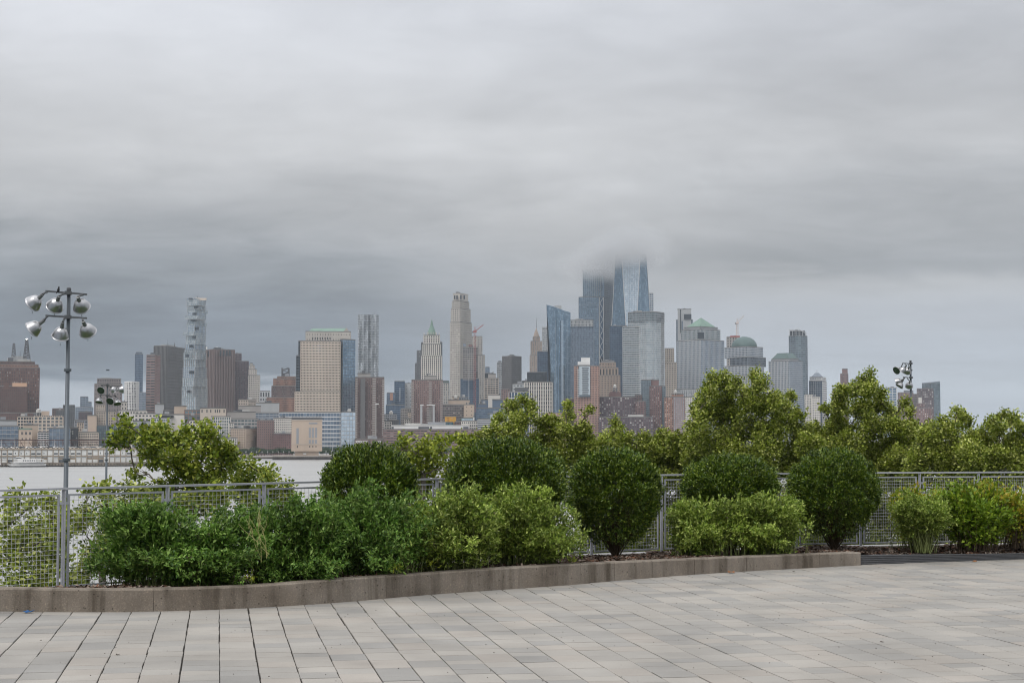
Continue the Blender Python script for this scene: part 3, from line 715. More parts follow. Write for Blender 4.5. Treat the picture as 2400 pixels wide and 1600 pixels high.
building('apartment_tower', 'dark stepped balcony tower peeping out left of the gothic spire tower', 'tower', [
    T(973, 992, 852, 3005, w='dark_grey', g='window_grey', bay=4, fl=5, pf=.3, sf=.4), T(977, 992, 822, 3010, w='dark_grey', g='window_grey', bay=4, fl=5, pf=.3, sf=.4), T(987, 994, 803, 3015, w='dark_grey', g='window_dim', bay=4, fl=5), T(1030, 1036, 802, 3015, w='dark_grey', g='window_dim', bay=3, fl=5)], units=0, extra=x_scaf)
building('office_tower', 'dim stone tower with a greenish top between gothic tower and tall limestone tower', 'tower', [
    T(1036, 1053, 898, 2700, w='limestone', g='window_grey', bay=4, fl=6, pf=.5, sf=.3), T(1037, 1052, 893, 2703, yb=900, w='copper_dark', solid=True)], units=0)
# tall limestone residential tower
def x_park(root, info):
    for x in (1063.5, 1069, 1078, 1086): slab(root, 'crown_opening', 'glass_dark', x, x + 3.5, 692, 701, 2818, 2, 1.5)
building('limestone_tower', 'tallest limestone tower with setbacks and dark crown openings', 'tower', [
    T(1055, 1105, 755, 2800, w='limestone', g='window', bay=5.2, fl=5.2, pf=.5, sf=.42, dep=.7, xc=1078, phi=30), T(1057, 1102, 723, 2806, yb=757, xc=1078, phi=30, w='limestone', g='window', bay=5.2, fl=5.2, pf=.52, sf=.42, dep=.7),
    T(1059.5, 1099, 706, 2812, yb=725, xc=1078, phi=30, w='limestone', g='window', bay=5.2, fl=5.2, pf=.52, sf=.42, dep=.7), T(1062, 1097, 688, 2818, yb=708, xc=1078, phi=30, w='limestone', solid=True, roof='limestone')], units=1, extra=x_park)
def x_cons(root, info):
    balconies(root, 'bare_floors', 'concrete', 1085, 1112, 822, 890, 2630, 5, 3)
    slab(root, 'hoarding', 'brick_red', 1098, 1107, 807, 812, 2640, 6); slab(root, 'hoarding', 'slate_panel', 1085, 1092, 805, 812, 2640, 6); slab(root, 'hoist_rail', 'white_panel', 1098.5, 1099.3, 842, 985, 2630, 1, 3.4)
building('unfinished_tower', 'tower under construction, bare concrete floors above dark blue glass', 'tower', [
    T(1080, 1122, 888, 2640, w='blue_panel', g='glass_navy', bay=5, fl=5, pf=.12, sf=.18), T(1085, 1120, 815, 2642, yb=890, w='concrete', g='window_dim', bay=5, fl=5, pf=.2, sf=.25)], units=2, extra=x_cons)
def crane(name, label, px, py0, py1, R, jib, tailp, mat):
    root = empty(name, (*(hdir(px) * R), zat(px, py1, R)), label, 'crane')
    lattice(root, px, py0 + 6, py1, R, 3.0, mat, 'mast', max(8, int((py1 - py0) / 5)), 1.0)
    lattice(root, px, py0 - 6, py0 + 6, R, 2.4, mat, 'tower_head', 4, .25)
    a = hdir(px) * R; mb = MB(); mb.cbox((a.x, a.y, zat(px, py0 + 5, R)), 5.5, 4, 2.6); mb.build('cab', mat, root)
    mb = MB(); q0 = (hdir(px) * R); q1 = hdir(jib[0]) * R; za, zb = zat(px, py0 + 4, R), zat(jib[0], jib[1], R)
    for dz in (-.7, .7): mb.tube([(q0.x, q0.y, za + dz), (q1.x, q1.y, zb + dz * .4)], .3, 4)
    n = 10
    for i in range(n):
        f0, f1 = i / n, (i + 1) / n; s = .7 if i % 2 else -.7
        mb.tube([(q0.x + (q1.x - q0.x) * f0, q0.y + (q1.y - q0.y) * f0, za + (zb - za) * f0 - s), (q0.x + (q1.x - q0.x) * f1, q0.y + (q1.y - q0.y) * f1, za + (zb - za) * f1 + s)], .16, 3)
    mb.build('jib', mat, root)
    bar(root, 'tie_rope', mat, (px, py0 - 5), (jib[0] - 1, jib[1]), R, .12)
    q = hdir(tailp[0]) * R; mb = MB(); mb.cbox((q.x, q.y, zat(tailp[0], tailp[1], R)), 3.2, 3, 2.4); mb.build('counterweight', 'dark_grey', root); bar(root, 'counter_jib', mat, (px, py0 + 4), tailp, R, .5)
crane('tower_crane', 'red luffing tower crane beside the unfinished tower', 1113, 772, 965, 2600, (1133, 761), (1109, 778), 'crane_red')
building('office_tower', 'pale stepped limestone tower right behind the red crane mast', 'tower', [
    T(1106, 1130, 789, 2900, w='limestone', g='window_grey', bay=3.6, fl=5, pf=.55, sf=.3), T(1106, 1136, 833, 2890, w='limestone', g='window_grey', bay=3.6, fl=5, pf=.55, sf=.3)], units=2)
building('apartment_tower', 'banded tower with dark balconies and a dark blue cap right of the red crane', 'tower', [
    T(1136, 1168, 887, 2500, w='beige', g='window_dim', bay=7, fl=5, pf=.15, sf=.35), T(1137, 1150, 875, 2520, w='black_metal', g='glass_dark', bay=5, fl=6, pf=.1, sf=.1), T(1138, 1147, 861, 2560, w='slate_panel', g='glass_slate', bay=4, fl=5, pf=.1, sf=.2), T(1144, 1162, 877, 2515, w='concrete', solid=True)], units=2)
building('apartment_tower', 'slim grey banded tower left of the dark brown slab', 'tower', [T(1165, 1178, 850, 2900, w='pale_grey', g='window_grey', bay=5, fl=5, pf=.2, sf=.4), T(1168, 1175, 847, 2904, w='grey', solid=True)], units=0)
building('office_tower', 'dark brown-grey plain slab tower between limestone group and art deco spire', 'tower', [
    T(1177, 1222, 835, 2800, xc=1199, phi=40, w='brown_metal', g='window_dim', bay=3, fl=4.6, pf=.55, sf=.35)], units=3)
def x_pine(root, info):
    R = 3300; a = hdir(1257) * (R + 15); k = M_PX(R); mb = MB(); z = lambda py: zat(1257, py, R)
    mb.lathe((a.x, a.y, 0), [(7.5 * k, z(792)), (6.6 * k, z(786)), (4.6 * k, z(779)), (2.4 * k, z(773)), (1.2 * k, z(770)), (.2 * k, z(766))], n=8); mb.build('crown', 'deco_stone', root)
    mast(root, 1257, 745, 768, R + 15, .7)
building('deco_spire_tower', 'slender stone art deco tower tapering to a needle antenna', 'tower', [
    T(1242, 1271, 833, 3290, w='deco_stone', g='window_grey', bay=4, fl=5, pf=.6, sf=.3), T(1244, 1270, 800, 3300, yb=835, w='deco_stone', g='window_grey', bay=4, fl=5, pf=.6, sf=.3), T(1249, 1265, 790, 3305, yb=802, w='deco_stone', g='window_grey', bay=4, fl=5, pf=.6, sf=.3)], units=0, extra=x_pine)
building('apartment_tower', 'plain grey gridded tower between the deco spire and flared glass tower', 'tower', [T(1271, 1288, 768, 3200, w='pale_grey', g='window_grey', bay=4, fl=5, pf=.4, sf=.4)], units=1)
building('office_block', 'navy glass block at the foot of the flared glass tower', 'building', [T(1260, 1289, 824, 2750, w='blue_panel', g='glass_navy', bay=4, fl=5, pf=.1, sf=.1), T(1236, 1281, 873, 2650, w='black_metal', g='glass_dark', bay=4, fl=5, pf=.1, sf=.12), T(1224, 1240, 893, 2700, w='black_metal', g='glass_dark')], units=4)
# flared glass tower with slanting top
def murray():
    R = 2450; root = empty('flared_tower', (*(hdir(1310) * R), LZ), 'curved blue glass tower flaring outward to a slanting top', 'tower')
    xs0 = [1290, 1299, 1311, 1324, 1337]; xs1 = [1281, 1293, 1308, 1323, 1337.5]; dep = [14, 3, 0, 3, 16]; tops = [714, 717, 722, 728, 732]; secs = []
    base = [LZ]
    for j in range(9):
        f = j / 8; e = max(0, (f - .35) / .65) ** 1.6
        secs.append(([1030 + (t - 1030) * f for t in tops], [(a + (b - a) * e, R + d) for a, b, d in zip(xs0, xs1, dep)]))
    loft(root, 'glazing', 'glass_blue', secs, 4.2, 5.2, R)
    f = hdir(1310) * 34; mb = MB(); py, ring = secs[-1]; pts = [Vector((*(hdir(px) * r), zat(px, py[i], r))) for i, (px, r) in enumerate(ring)]
    mb.poly([p - Vector((0, 0, 2)) for p in pts] + [pts[-1] + Vector((f.x, f.y, -2)), pts[0] + Vector((f.x, f.y, -2))]); mb.build('roof', 'roof_unit', root)
    mb = MB(); b0 = [Vector((*(hdir(px) * r), LZ)) for px, r in secs[0][1]]
    for a, t in ((b0[0], pts[0]), (b0[-1], pts[-1])): mb.quad(a, a + Vector((f.x, f.y, 0)), t + Vector((f.x, f.y, 0)), t)
    mb.quad(b0[0] + Vector((f.x, f.y, 0)), b0[-1] + Vector((f.x, f.y, 0)), pts[-1] + Vector((f.x, f.y, 0)), pts[0] + Vector((f.x, f.y, 0))); mb.build('rear_wall', 'blue_panel', root)
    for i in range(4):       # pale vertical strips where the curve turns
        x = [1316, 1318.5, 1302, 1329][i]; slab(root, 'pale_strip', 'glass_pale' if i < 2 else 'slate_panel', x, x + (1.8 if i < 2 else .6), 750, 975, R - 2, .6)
    slab(root, 'roof_unit', 'roof_unit', 1300, 1316, 716, 724, R + 18, 8)
murray()
def x_whitegrid(root, info): slab(root, 'roof_house', 'dark_grey', 1207, 1237, 908, 919, 2230, 10); slab(root, 'roof_house', 'white_panel', 1207, 1232, 900, 906, 2330, 10)
building('office_block', 'white block of staggered vertical slit windows left of flared glass tower', 'building', [
    T(1230, 1294, 896, 2250, w='white_stone', g='window_dim', bay=5.4, fl=8.6, pf=.48, sf=.12, dep=.9), T(1202, 1234, 900, 2300, w='pale_grey', g='window_grey', bay=8, fl=8, pf=.4, sf=.5)], units=2)
building('office_block', 'blue glass block with white mullions in front of the slit-windowed white block', 'building', [
    T(1192, 1240, 919, 2200, w='white_panel', g='glass_navy', bay=7, fl=14, pf=.14, sf=.08, dep=.6)], units=0, extra=x_whitegrid)
building('office_tower', 'flat-topped slate blue glass tower right of the flared glass tower', 'tower', [
    T(1337, 1391, 751, 2700, w='slate_panel', g='glass_slate', bay=3.6, fl=4.6, pf=.12, sf=.1), T(1338, 1390, 751, 2698, yb=765, w='pale_grey', g='window_grey', bay=3.2, fl=7, pf=.3, sf=.25), ], units=3)
# tall glass tower with white bracing, top in cloud
def x_brace(root, info):
    R = 2976; n = 12; ya, yb = 698, 850; h = (yb - ya) / n
    for i in range(n):
        l, r = (1406.5, 1414) if i % 2 else (1414, 1406.5); bar(root, 'brace', 'pale_grey', (l, ya + i * h), (r, ya + (i + 1) * h), R, .5)
    slab(root, 'brace_post', 'white_panel', 1404.5, 1405.6, 697, 852, R + 1, 1.5); slab(root, 'brace_post', 'white_panel', 1414.6, 1415.6, 697, 852, R + 1, 1.5); slab(root, 'brace_bay', 'glass_navy', 1405.6, 1414.6, 697, 852, R + 3, 1)
    for i in range(9): slab(root, 'white_mullion', 'pale_grey', 1371 + i * 4.7, 1371.8 + i * 4.7, 634, 697, 2998, .8, 1.0)
building('braced_tower', 'tall blue glass tower with white zigzag bracing, its top lost in cloud', 'tower', [
    T(1367, 1439, 632, 3000, xc=1417, phi=12, w='slate_panel', g='glass_blue', bay=4.6, fl=5, pf=.07, sf=.16), T(1357, 1416, 697, 2980, w='slate_panel', g='glass_blue', bay=4.6, fl=5, pf=.1, sf=.18, D=24)], units=0, extra=x_brace)
# tapering tower whose faces are tall triangles, top lost in cloud
def one():
    R = 2850; f = hdir(1480); c = f * (R + 44); r = Vector((f.y, -f.x)); root = empty('tapering_tower', (c.x, c.y, LZ), 'tallest tower, pale glass with tapering chamfered edges, vanishing into cloud', 'tower')
    zb, zt, zc = zat(1480, 985, R), zat(1480, 462, R), zat(1480, 592, R); s = 44.0
    rb = [c - f * s, c + r * s, c + f * s, c - r * s]; q = s / 2
    rt = [c - f * q - r * q, c - f * q + r * q, c + f * q + r * q, c + f * q - r * q]   # top corners, half way between
    g = (zc - zb) / (zt - zb)
    mats = ['glass_pale', 'glass_blue']; mb = MB(); me = MB()
    B = [Vector((p.x, p.y, zb)) for p in rb]; Tt = [Vector((p.x, p.y, zt)) for p in rt]
    fl = 3.2 * M_PX(R) * 1.45; bay = 4 * M_PX(R)
    for i in range(4):
        b0, b1 = B[i], B[(i + 1) % 4]; t0, t1 = Tt[i], Tt[(i + 1) % 4]
        # inverted triangle standing on base corner i, cut off in the cloud; upright triangle on base edge i
        a1, a2 = b0.lerp(t0, g), b0.lerp(t1, g); nu, nv = (a2 - a1).length / bay, (zc - zb) / fl
        n = len(mb.v); mb.v += [tuple(b0), tuple(a2), tuple(a1)]; mb.f.append((n, n + 1, n + 2)); mb.uv.append(((50, 0), (50 + nu / 2, nv), (50 - nu / 2, nv))); mb.mi.append(0)
        c1, c2 = b0.lerp(t1, g), b1.lerp(t1, g); w0, w1 = (b1 - b0).length / bay, (c2 - c1).length / bay
        mb.quad(b0, b1, c2, c1, ((50 - w0 / 2, 0), (50 + w0 / 2, 0), (50 + w1 / 2, nv), (50 - w1 / 2, nv)), 1)
        for p, q2 in ((b0, a1), (b0, a2)): me.tube([p, q2], .55, 4)
    mb.build('glazing', mats, root); me.build('corner_trim', 'white_panel', root)
    mbp = MB(); mgp = MB()
    for i in range(4): facade(mbp, mgp, rb[i] + (rb[i] - c) * .002, rb[(i + 1) % 4] + (rb[(i + 1) % 4] - c) * .002, LZ, zb, bay, fl * 2, .1, .1, .3)
    mgp.build('podium_glazing', 'glass_slate', root); mbp.build('podium_wall', 'slate_panel', root, kind='stuff')
one()
building('office_tower', 'thin grey tower edge showing right of the tallest tapering tower', 'tower', [T(1518, 1532, 688, 3300, w='pale_grey', g='glass_slate', bay=4, fl=5, pf=.2, sf=.3)], units=0)
building('office_tower', 'navy glass tower low between the braced tower and banded curved tower', 'tower', [T(1430, 1470, 764, 2700, w='blue_panel', g='glass_navy', bay=4, fl=5, pf=.08, sf=.1)], units=1)
building('curved_tower', 'silver banded glass tower with a curved right side and lower left shoulder', 'tower', [
    T(1473, 1557, 733, 2450, poly=[(1473, 2456), (1515, 2440), (1528, 2442), (1540, 2448), (1550, 2458), (1557, 2474)], w='pale_grey', g='glass_silver', bay=5, fl=5.2, pf=.05, sf=.26, dep=.5, D=30, roof='pale_grey'),
    T(1460, 1508, 766, 2446, w='pale_grey', g='glass_teal', bay=4, fl=5.2, pf=.08, sf=.42, dep=.5, D=24), T(1473, 1557, 731, 2438, yb=752, poly=[(1473, 2454), (1515, 2438), (1528, 2440), (1540, 2446), (1550, 2456), (1557.5, 2472)], w='grey', g='glass_teal', bay=4, fl=5.2, pf=.1, sf=.3, D=30)], units=2)
building('office_tower', 'tan stone tower standing between the banded curved tower and pyramid-roofed tower', 'tower', [
    T(1559, 1580, 817, 2900, w='beige', g='window_dim', bay=4, fl=5, pf=.55, sf=.5), T(1559, 1586, 850, 2890, w='beige', g='window_dim', bay=4, fl=5, pf=.55, sf=.5)], units=1)
building('office_tower', 'grey slotted tower with a big dark opening behind the pyramid-roofed tower', 'tower', [
    T(1586, 1624, 750, 3100, w='slate_panel', g='glass_slate', bay=4, fl=5, pf=.2, sf=.2), T(1589, 1621, 725, 3095, w='pale_grey', solid=True)], units=1,
    extra=lambda r, i: (slab(r, 'sky_opening', 'glass_dark', 1604, 1621.5, 736, 748, 3095, 3, 2), slab(r, 'slot', 'glass_dark', 1595, 1597, 725, 780, 3095, 2, 1.5), slab(r, 'slot', 'glass_slate', 1598.5, 1601, 752, 790, 3095, 2, 1.5)))
def hip(root, name, mat, t, y0, y1, ridge=0.0, sink=0.0):
    fp, _ = footprint(t); R = t['R']; xr = t['xc']; z0, z1 = zat(xr, y0, R), zat(xr, y1, R); c = sum(fp, Vector((0, 0))) / 4; mb = MB()
    top = [c + (p - c) * ridge for p in fp]
    for i in range(4):
        a, b, d, e = fp[i], fp[(i + 1) % 4], top[(i + 1) % 4], top[i]
        mb.quad((a.x, a.y, z0), (b.x, b.y, z0), (d.x, d.y, z1), (e.x, e.y, z1))
    if ridge > .02: mb.poly([(p.x, p.y, z1) for p in top])
    return mb.build(name, mat, root)
wfc = dict(w='pale_grey', g='window_grey', bay=4.2, fl=4.4, pf=.3, sf=.32, dep=.35)
def x_pyr(root, info):
    hip(root, 'pyramid_roof', 'copper_green', dict(x0=1605, x1=1683, xc=1642, phi=42, R=2562), 767, 742, .02)
    slab(root, 'glass_corner', 'glass_dark', 1636, 1651, 779, 794, 2549, 2, 2.2)
building('pyramid_roof_tower', 'grey gridded tower with green pyramid roof beside the domed tower', 'tower', [
    T(1587, 1698, 797, 2545, xc=1643, phi=42, **dict(wfc, g='glass_slate', side=dict(bay=4.4, fl=4.4, pf=.16, sf=.18))), T(1597, 1689, 772, 2553, yb=799, xc=1643, phi=42, **dict(wfc, g='glass_teal', pf=.2, sf=.25)),
    T(1605, 1683, 766, 2560, yb=774, xc=1642, phi=42, w='grey', solid=True), T(1585, 1645, 913, 2500, **wfc)], units=0, extra=x_pyr)
def x_dome(root, info):
    R = 2775; a = hdir(1745) * (R + 20); k = M_PX(R); mb = MB(); z0 = zat(1745, 811, R); rr = 30 * k; hh = zat(1745, 787, R) - z0
    mb.lathe((a.x, a.y, z0), [(rr * math.cos(t * math.pi / 16), hh * math.sin(t * math.pi / 16)) for t in range(9)], n=24); mb.build('dome', 'copper_dark', root, True)
building('domed_tower', 'grey stepped tower under a broad dark green dome', 'tower', [
    T(1699, 1791, 857, 2745, xc=1752, phi=40, **dict(wfc, g='glass_slate')), T(1712, 1795, 837, 2752, yb=858, xc=1752, phi=40, w='slate_panel', g='glass_dark', bay=4, fl=5, pf=.1, sf=.2), T(1699, 1789, 813, 2762, yb=838, xc=1752, phi=40, **dict(wfc, g='glass_slate', pf=.2)), T(1716, 1773, 809, 2774, yb=814, xc=1745, phi=40, w='grey', solid=True),
    T(1706, 1802, 880, 2738, xc=1755, phi=40, **wfc)], units=0, extra=x_dome)
building('unfinished_tower', 'plain grey concrete core rising behind the green dome, under the pale crane', 'tower', [T(1704, 1735, 790, 2950, w='concrete', g='window_dim', bay=6, fl=6, pf=.6, sf=.4)], units=1,
    extra=lambda r, i: slab(r, 'red_edge', 'crane_red', 1712, 1735, 786.5, 790, 2950, 4, 1))
crane('tower_crane', 'pale red and white tower crane above the green-domed tower', 1729, 752, 790, 2955, (1745, 740), (1726, 758), 'crane_white')
building('mansard_tower', 'grey gridded tower with a flat-topped dark green mansard roof', 'tower', [
    T(1802, 1881, 846, 2945, xc=1850, phi=35, **dict(wfc, g='glass_slate', side=dict(pf=.1, sf=.2))), T(1808, 1872, 841, 2952, yb=848, xc=1850, phi=35, w='grey', solid=True)], units=0,
    extra=lambda r, i: hip(r, 'mansard_roof', 'copper_dark', dict(x0=1808, x1=1873, xc=1850, phi=35, R=2952), 841, 826, .55))
def x_fifty(root, info):
    R = 3195
    for i in range(6): slab(root, 'crown_post', 'pale_grey', 1851 + i * 7.6, 1852 + i * 7.6, 772 + max(0, i - 3) * 3.2, 787, R, 1)
    bar(root, 'crown_rail', 'pale_grey', (1850, 773), (1873, 771.5), R, .7); bar(root, 'crown_rail', 'pale_grey', (1873, 771.5), (1893, 782), R, .7)
building('glass_tower', 'slender curved glass tower with an open frame crown behind the mansard tower', 'tower', [
    T(1850, 1893, 787, 3200, poly=[(1850, 3206), (1866, 3198), (1878, 3199), (1887, 3205), (1893, 3216)], w='slate_panel', g='glass_teal', bay=5, fl=5, pf=.08, sf=.25, D=25), T(1853, 1888, 776, 3215, yb=790, w='dark_grey', g='glass_dark', bay=5, fl=6, pf=.2, sf=.1)], units=1, extra=x_fifty)
def x_state(root, info):
    hip(root, 'hipped_top', 'slate_panel', dict(x0=1900, x1=1930, xc=1915, phi=45, R=3310), 884, 873, .3); mast(root, 1915, 865, 876, 3330, .5)
building('office_tower', 'dark blue glass tower with white bands and a small hipped top', 'tower', [
    T(1896, 1937, 893, 3250, xc=1927, phi=12, w='white_panel', g='glass_navy', bay=5, fl=5, pf=.03, sf=.05, side=dict(sf=.5)), T(1898, 1936, 884, 3260, yb=895, xc=1925, phi=12, w='white_panel', g='window_grey', bay=5, fl=5, pf=.1, sf=.5)], units=0, extra=x_state)
building('apartment_tower', 'pale apartment tower with pinkish piers in front of the white-banded tower', 'tower', [
    T(1886, 1905, 925, 2800, w='white_stone', g='window_grey', bay=4, fl=4, pf=.45, sf=.4), T(1903, 1921, 930, 2790, w='white_stone', g='window_dim', bay=4, fl=4, pf=.5, sf=.4)], units=1)
building('office_tower', 'maroon slab tower with a raised cap seen above the trees', 'tower', [
    T(1970, 1988, 876, 3350, w='brick_red', g='window_dim', bay=3, fl=4, pf=.5, sf=.4), T(1974, 1987, 865, 3355, w='brick_red', solid=True), T(1951, 1972, 919, 3200, w='brick_rose', g='window_dim', bay=3, fl=4, pf=.5, sf=.4)], units=0)
building('office_block', 'blue glass block with white grid above the trees left of the right lamp', 'building', [T(2066, 2101, 909, 3300, w='white_panel', g='glass_blue', bay=8, fl=6, pf=.12, sf=.15)], units=1)
building('apartment_tower', 'brown apartment tower directly behind the right lamp pole', 'tower', [T(2104, 2140, 920, 3100, w='brick_rose', g='window_dim', bay=3, fl=4, pf=.45, sf=.4), T(2137, 2153, 924, 3120, w='mauve_panel', g='window_dim', bay=3, fl=4, pf=.45, sf=.4), T(2118, 2140, 916, 3130, w='slate_panel', solid=True)], units=1)
building('glass_tower', 'dark glass tower with a slanting top, last one at the right end', 'tower', [
    T(2161, 2203, 899, 3400, xc=2183, phi=40, w='slate_panel', g='glass_teal', bay=4, fl=5, pf=.06, sf=.08)], units=0,
    extra=lambda r, i: (bar(r, 'slanting_edge', 'slate_panel', (2161, 898), (2203, 894), 3398, 1.2), slab(r, 'top_screen', 'glass_teal', 2183, 2203, 895, 900, 3412, 3)))
building('apartment_tower', 'dark brick tower with pale windows tucked before the slanting glass tower', 'tower', [T(2149, 2187, 911, 3250, w='brick_plum', g='window_lit', bay=4, fl=5, pf=.4, sf=.4), T(2162, 2176, 910, 3260, w='mauve_panel', solid=True)], units=0)
building('apartment_house', 'maroon brick block with dotted pale windows below the slanting glass tower', 'building', [T(2139, 2184, 957, 2900, w='brick_red', g='window_lit', bay=4.2, fl=5, pf=.55, sf=.5), T(2147, 2167, 946, 2910, w='brick_red', g='window', bay=4, fl=5, pf=.5, sf=.5), T(2152, 2160, 931, 2920, w='white_stone', solid=True)], units=0)

# ------------------------------------------------------------------ nearer rows, left to right
building('warehouse', 'low white-grey loft rows under the rounded white tower', 'building', [T(300, 366, 970, 1850, w='white_stone', g='window_dim', bay=8, fl=8, pf=.45, sf=.55), T(309, 345, 963, 1870, w='white_stone', g='window_dim', bay=8, fl=8, pf=.5, sf=.6), T(313, 358, 987, 1750, w='pale_grey', solid=True), T(313, 362, 999, 1700, w='dark_grey', g='glass_teal', bay=5, fl=6)], units=4)
building('office_block', 'white banded modern block behind the left tree, dark roof strip', 'building', [T(355, 433, 981, 1720, xc=394, phi=12, w='white_panel', g='glass_teal', bay=4.2, fl=6.2, pf=.12, sf=.28, dep=.9, D=20), T(368, 433, 972, 1735, w='white_stone', solid=True, D=14)], units=1,
    extra=lambda r, i: slab(r, 'dark_roof_strip', 'black_metal', 372, 408, 973, 979, 1733, 2, .6))
building('loft_building', 'plain beige box rising behind the white banded block', 'building', [T(409, 438, 952, 1950, w='tan', solid=True), T(384, 412, 962, 1960, w='brown_metal', g='window_dim', bay=4, fl=6), T(364, 385, 948, 2000, w='pale_grey', solid=True)], units=3)
building('loft_building', 'orange brick and glass loft squeezed beside the cream slot-windowed block', 'building', [T(433, 470, 962, 1850, w='brick_orange', g='glass_teal', bay=8, fl=8, pf=.18, sf=.2), T(433, 470, 975, 1830, w='brick_brown', g='glass_teal', bay=8, fl=8, pf=.3, sf=.3)], units=2)
building('apartment_house', 'cream block with tall slot windows under the windowless granite tower', 'building', [T(470, 530, 957, 1800, w='cream', solid=True, D=20)], units=0,
    extra=lambda r, i: [slab(r, 'slot_window', 'glass_dark', x, x + 2.4, 959.5, 966.5, 1800, .6, .2) for x in (473, 484.5, 493.5, 504, 509, 514.5, 524.5)])
building('apartment_house', 'white gridded apartment house stepping down to the right behind the left tree', 'building', [
    T(446, 498, 986, 1700, w='white_stone', g='window_dim', bay=6.4, fl=6.8, pf=.42, sf=.38, dep=.7), T(496, 541, 977, 1705, w='white_stone', g='glass_teal', bay=4.6, fl=6.8, pf=.4, sf=.22, dep=.7), T(538, 548, 992, 1700, w='white_stone', g='window', bay=4, fl=6, pf=.45, sf=.4), T(500, 556, 1027, 1660, w='white_stone', g='window', bay=5, fl=6, pf=.45, sf=.38, dep=.7)], units=3)
building('warehouse', 'beige brick warehouse with regular punched windows above the shore trees', 'building', [T(543, 606, 1005, 1690, xc=577, phi=20, w='tan', g='window_dim', bay=4.6, fl=5.4, pf=.52, sf=.46, dep=.5)], units=3)
building('loft_building', 'grey concrete and glass penthouse levels above the beige warehouse', 'building', [T(533, 606, 982, 1760, w='concrete', g='glass_teal', bay=8, fl=7.5, pf=.2, sf=.45), T(533, 600, 966, 1830, w='concrete', solid=True)], units=4)
building('loft_building', 'rose brick loft with rows of small windows between beige and red lofts', 'building', [T(604, 642, 986, 1700, w='brick_rose', g='window_dim', bay=4.4, fl=5.6, pf=.58, sf=.5)], units=3)
building('loft_building', 'pale stone loft with punched windows left of the tunnel vent tower', 'building', [T(642, 690, 981, 1760, w='white_stone', g='window_dim', bay=4.8, fl=5.6, pf=.52, sf=.5)], units=3)
building('loft_building', 'low red brick loft with a dark cornice left of the tunnel vent tower', 'building', [T(641, 686, 1017, 1690, w='brick_red', g='window_dim', bay=4.6, fl=5.6, pf=.55, sf=.5, roof='dark_grey')], units=2)
building('office_block', 'long pale blue glass roof level below the stepped orange brick block', 'building', [T(590, 700, 968, 1900, w='pale_grey', g='glass_slate', bay=8, fl=4, pf=.06, sf=.3), T(582, 600, 940, 2100, w='beige', g='window_dim', bay=4, fl=5), T(560, 612, 952, 2000, w='concrete', solid=True), T(600, 655, 945, 2050, w='pale_grey', solid=True)], units=5)
building('office_block', 'wide blue glass office with white stripes behind the tunnel vent tower', 'building', [T(655, 803, 967, 1800, w='white_panel', g='glass_slate', bay=7, fl=10, pf=.05, sf=.22, D=40), T(800, 833, 966, 1795, w='pale_grey', g='glass_pale', bay=6, fl=9, pf=.06, sf=.1)], units=6)
# tunnel ventilation tower on its pier
def vent():
    R = 1560; root = empty('ventilation_tower', (*(hdir(720) * R), WZ), 'square tan brick tunnel ventilation tower standing at the water edge', 'tower')
    slab(root, 'wall', 'tan', 684, 756, 983, 1057, R, 26); slab(root, 'roof_band', 'dark_grey', 684, 756, 977, 984, R, 26, -1); slab(root, 'base', 'tan', 692, 748, 1056, 1068, R, 20, -2)
    slab(root, 'ledge', 'beige', 683.4, 756.6, 1039.6, 1041, R, 26.5, .35); slab(root, 'coping', 'beige', 683.4, 756.6, 983, 985, R, 27, .35)
    slab(root, 'louvre', 'grey', 695.5, 701, 1003, 1040, R, .5, .12); slab(root, 'louvre', 'grey', 724.5, 744.5, 989.5, 993.5, R, .5, .12)
    for i in range(3): slab(root, 'louvre', 'grey', 724.5 + i * 7.3, 729.5 + i * 7.3, 1002, 1025.5, R, .5, .12); slab(root, 'louvre', 'grey', 724.5 + i * 7.3, 729.5 + i * 7.3, 1030, 1039, R, .5, .12); slab(root, 'window', 'glass_dark', 726 + i * 7.3, 728 + i * 7.3, 1044, 1048, R, .5, .12)
    slab(root, 'window', 'glass_dark', 697, 699, 1044, 1048.5, R, .5, .12); slab(root, 'doorway', 'white_panel', 712, 719, 1061, 1065, R + 2, .5, .2)
    for i in range(9): slab(root, 'roof_rail', 'dark_grey', 686 + i * 8, 686.5 + i * 8, 974, 977, R, .4, -2)
vent()
def vent_pier():
    R = 1545; root = empty('timber_pier', (*(hdir(720) * R), WZ), 'low dark timber pier carrying the tunnel ventilation tower', 'pier')
    slab(root, 'deck', 'quay_stone', 640, 786, 1068, 1070.5, R, 60); slab(root, 'fender', 'quay_dark', 640, 786, 1070.3, 1076.5, R, 58, -.5)
    for i in range(30): slab(root, 'pile', 'quay_dark', 642 + i * 5, 643 + i * 5, 1069.5, 1077, R, .6, .3)
vent_pier()
building('school_building', 'long low brown brick block with a white roof band beyond the hedge', 'building', [T(899, 1136, 1007, 1760, w='brick_rose', g='window', bay=8, fl=5.6, pf=.1, sf=.62, D=60), T(917, 1100, 998, 1790, w='white_panel', solid=True, D=40, roof='roof_pale')], units=4,
    extra=lambda r, i: [slab(r, 'dark_panel', 'dark_grey', a, b, 999.5, 1005, 1790, .6, .3) for a, b in ((981, 1006), (1008, 1013), (1086, 1098), (918, 923))])
building('school_building', 'low brick terrace with white lattice screens below the left brick tower', 'building', [T(833, 900, 1030, 1720, w='brick_brown', g='window_dim', bay=9, fl=8, pf=.6, sf=.5, D=30)], units=2,
    extra=lambda r, i: [bar(r, 'lattice_screen', 'white_panel', (834 + j * 4 + s, 1032), (838 + j * 4 - s, 1038), 1719, .25) for j in list(range(7)) + list(range(11, 15)) for s in (0, 4)])
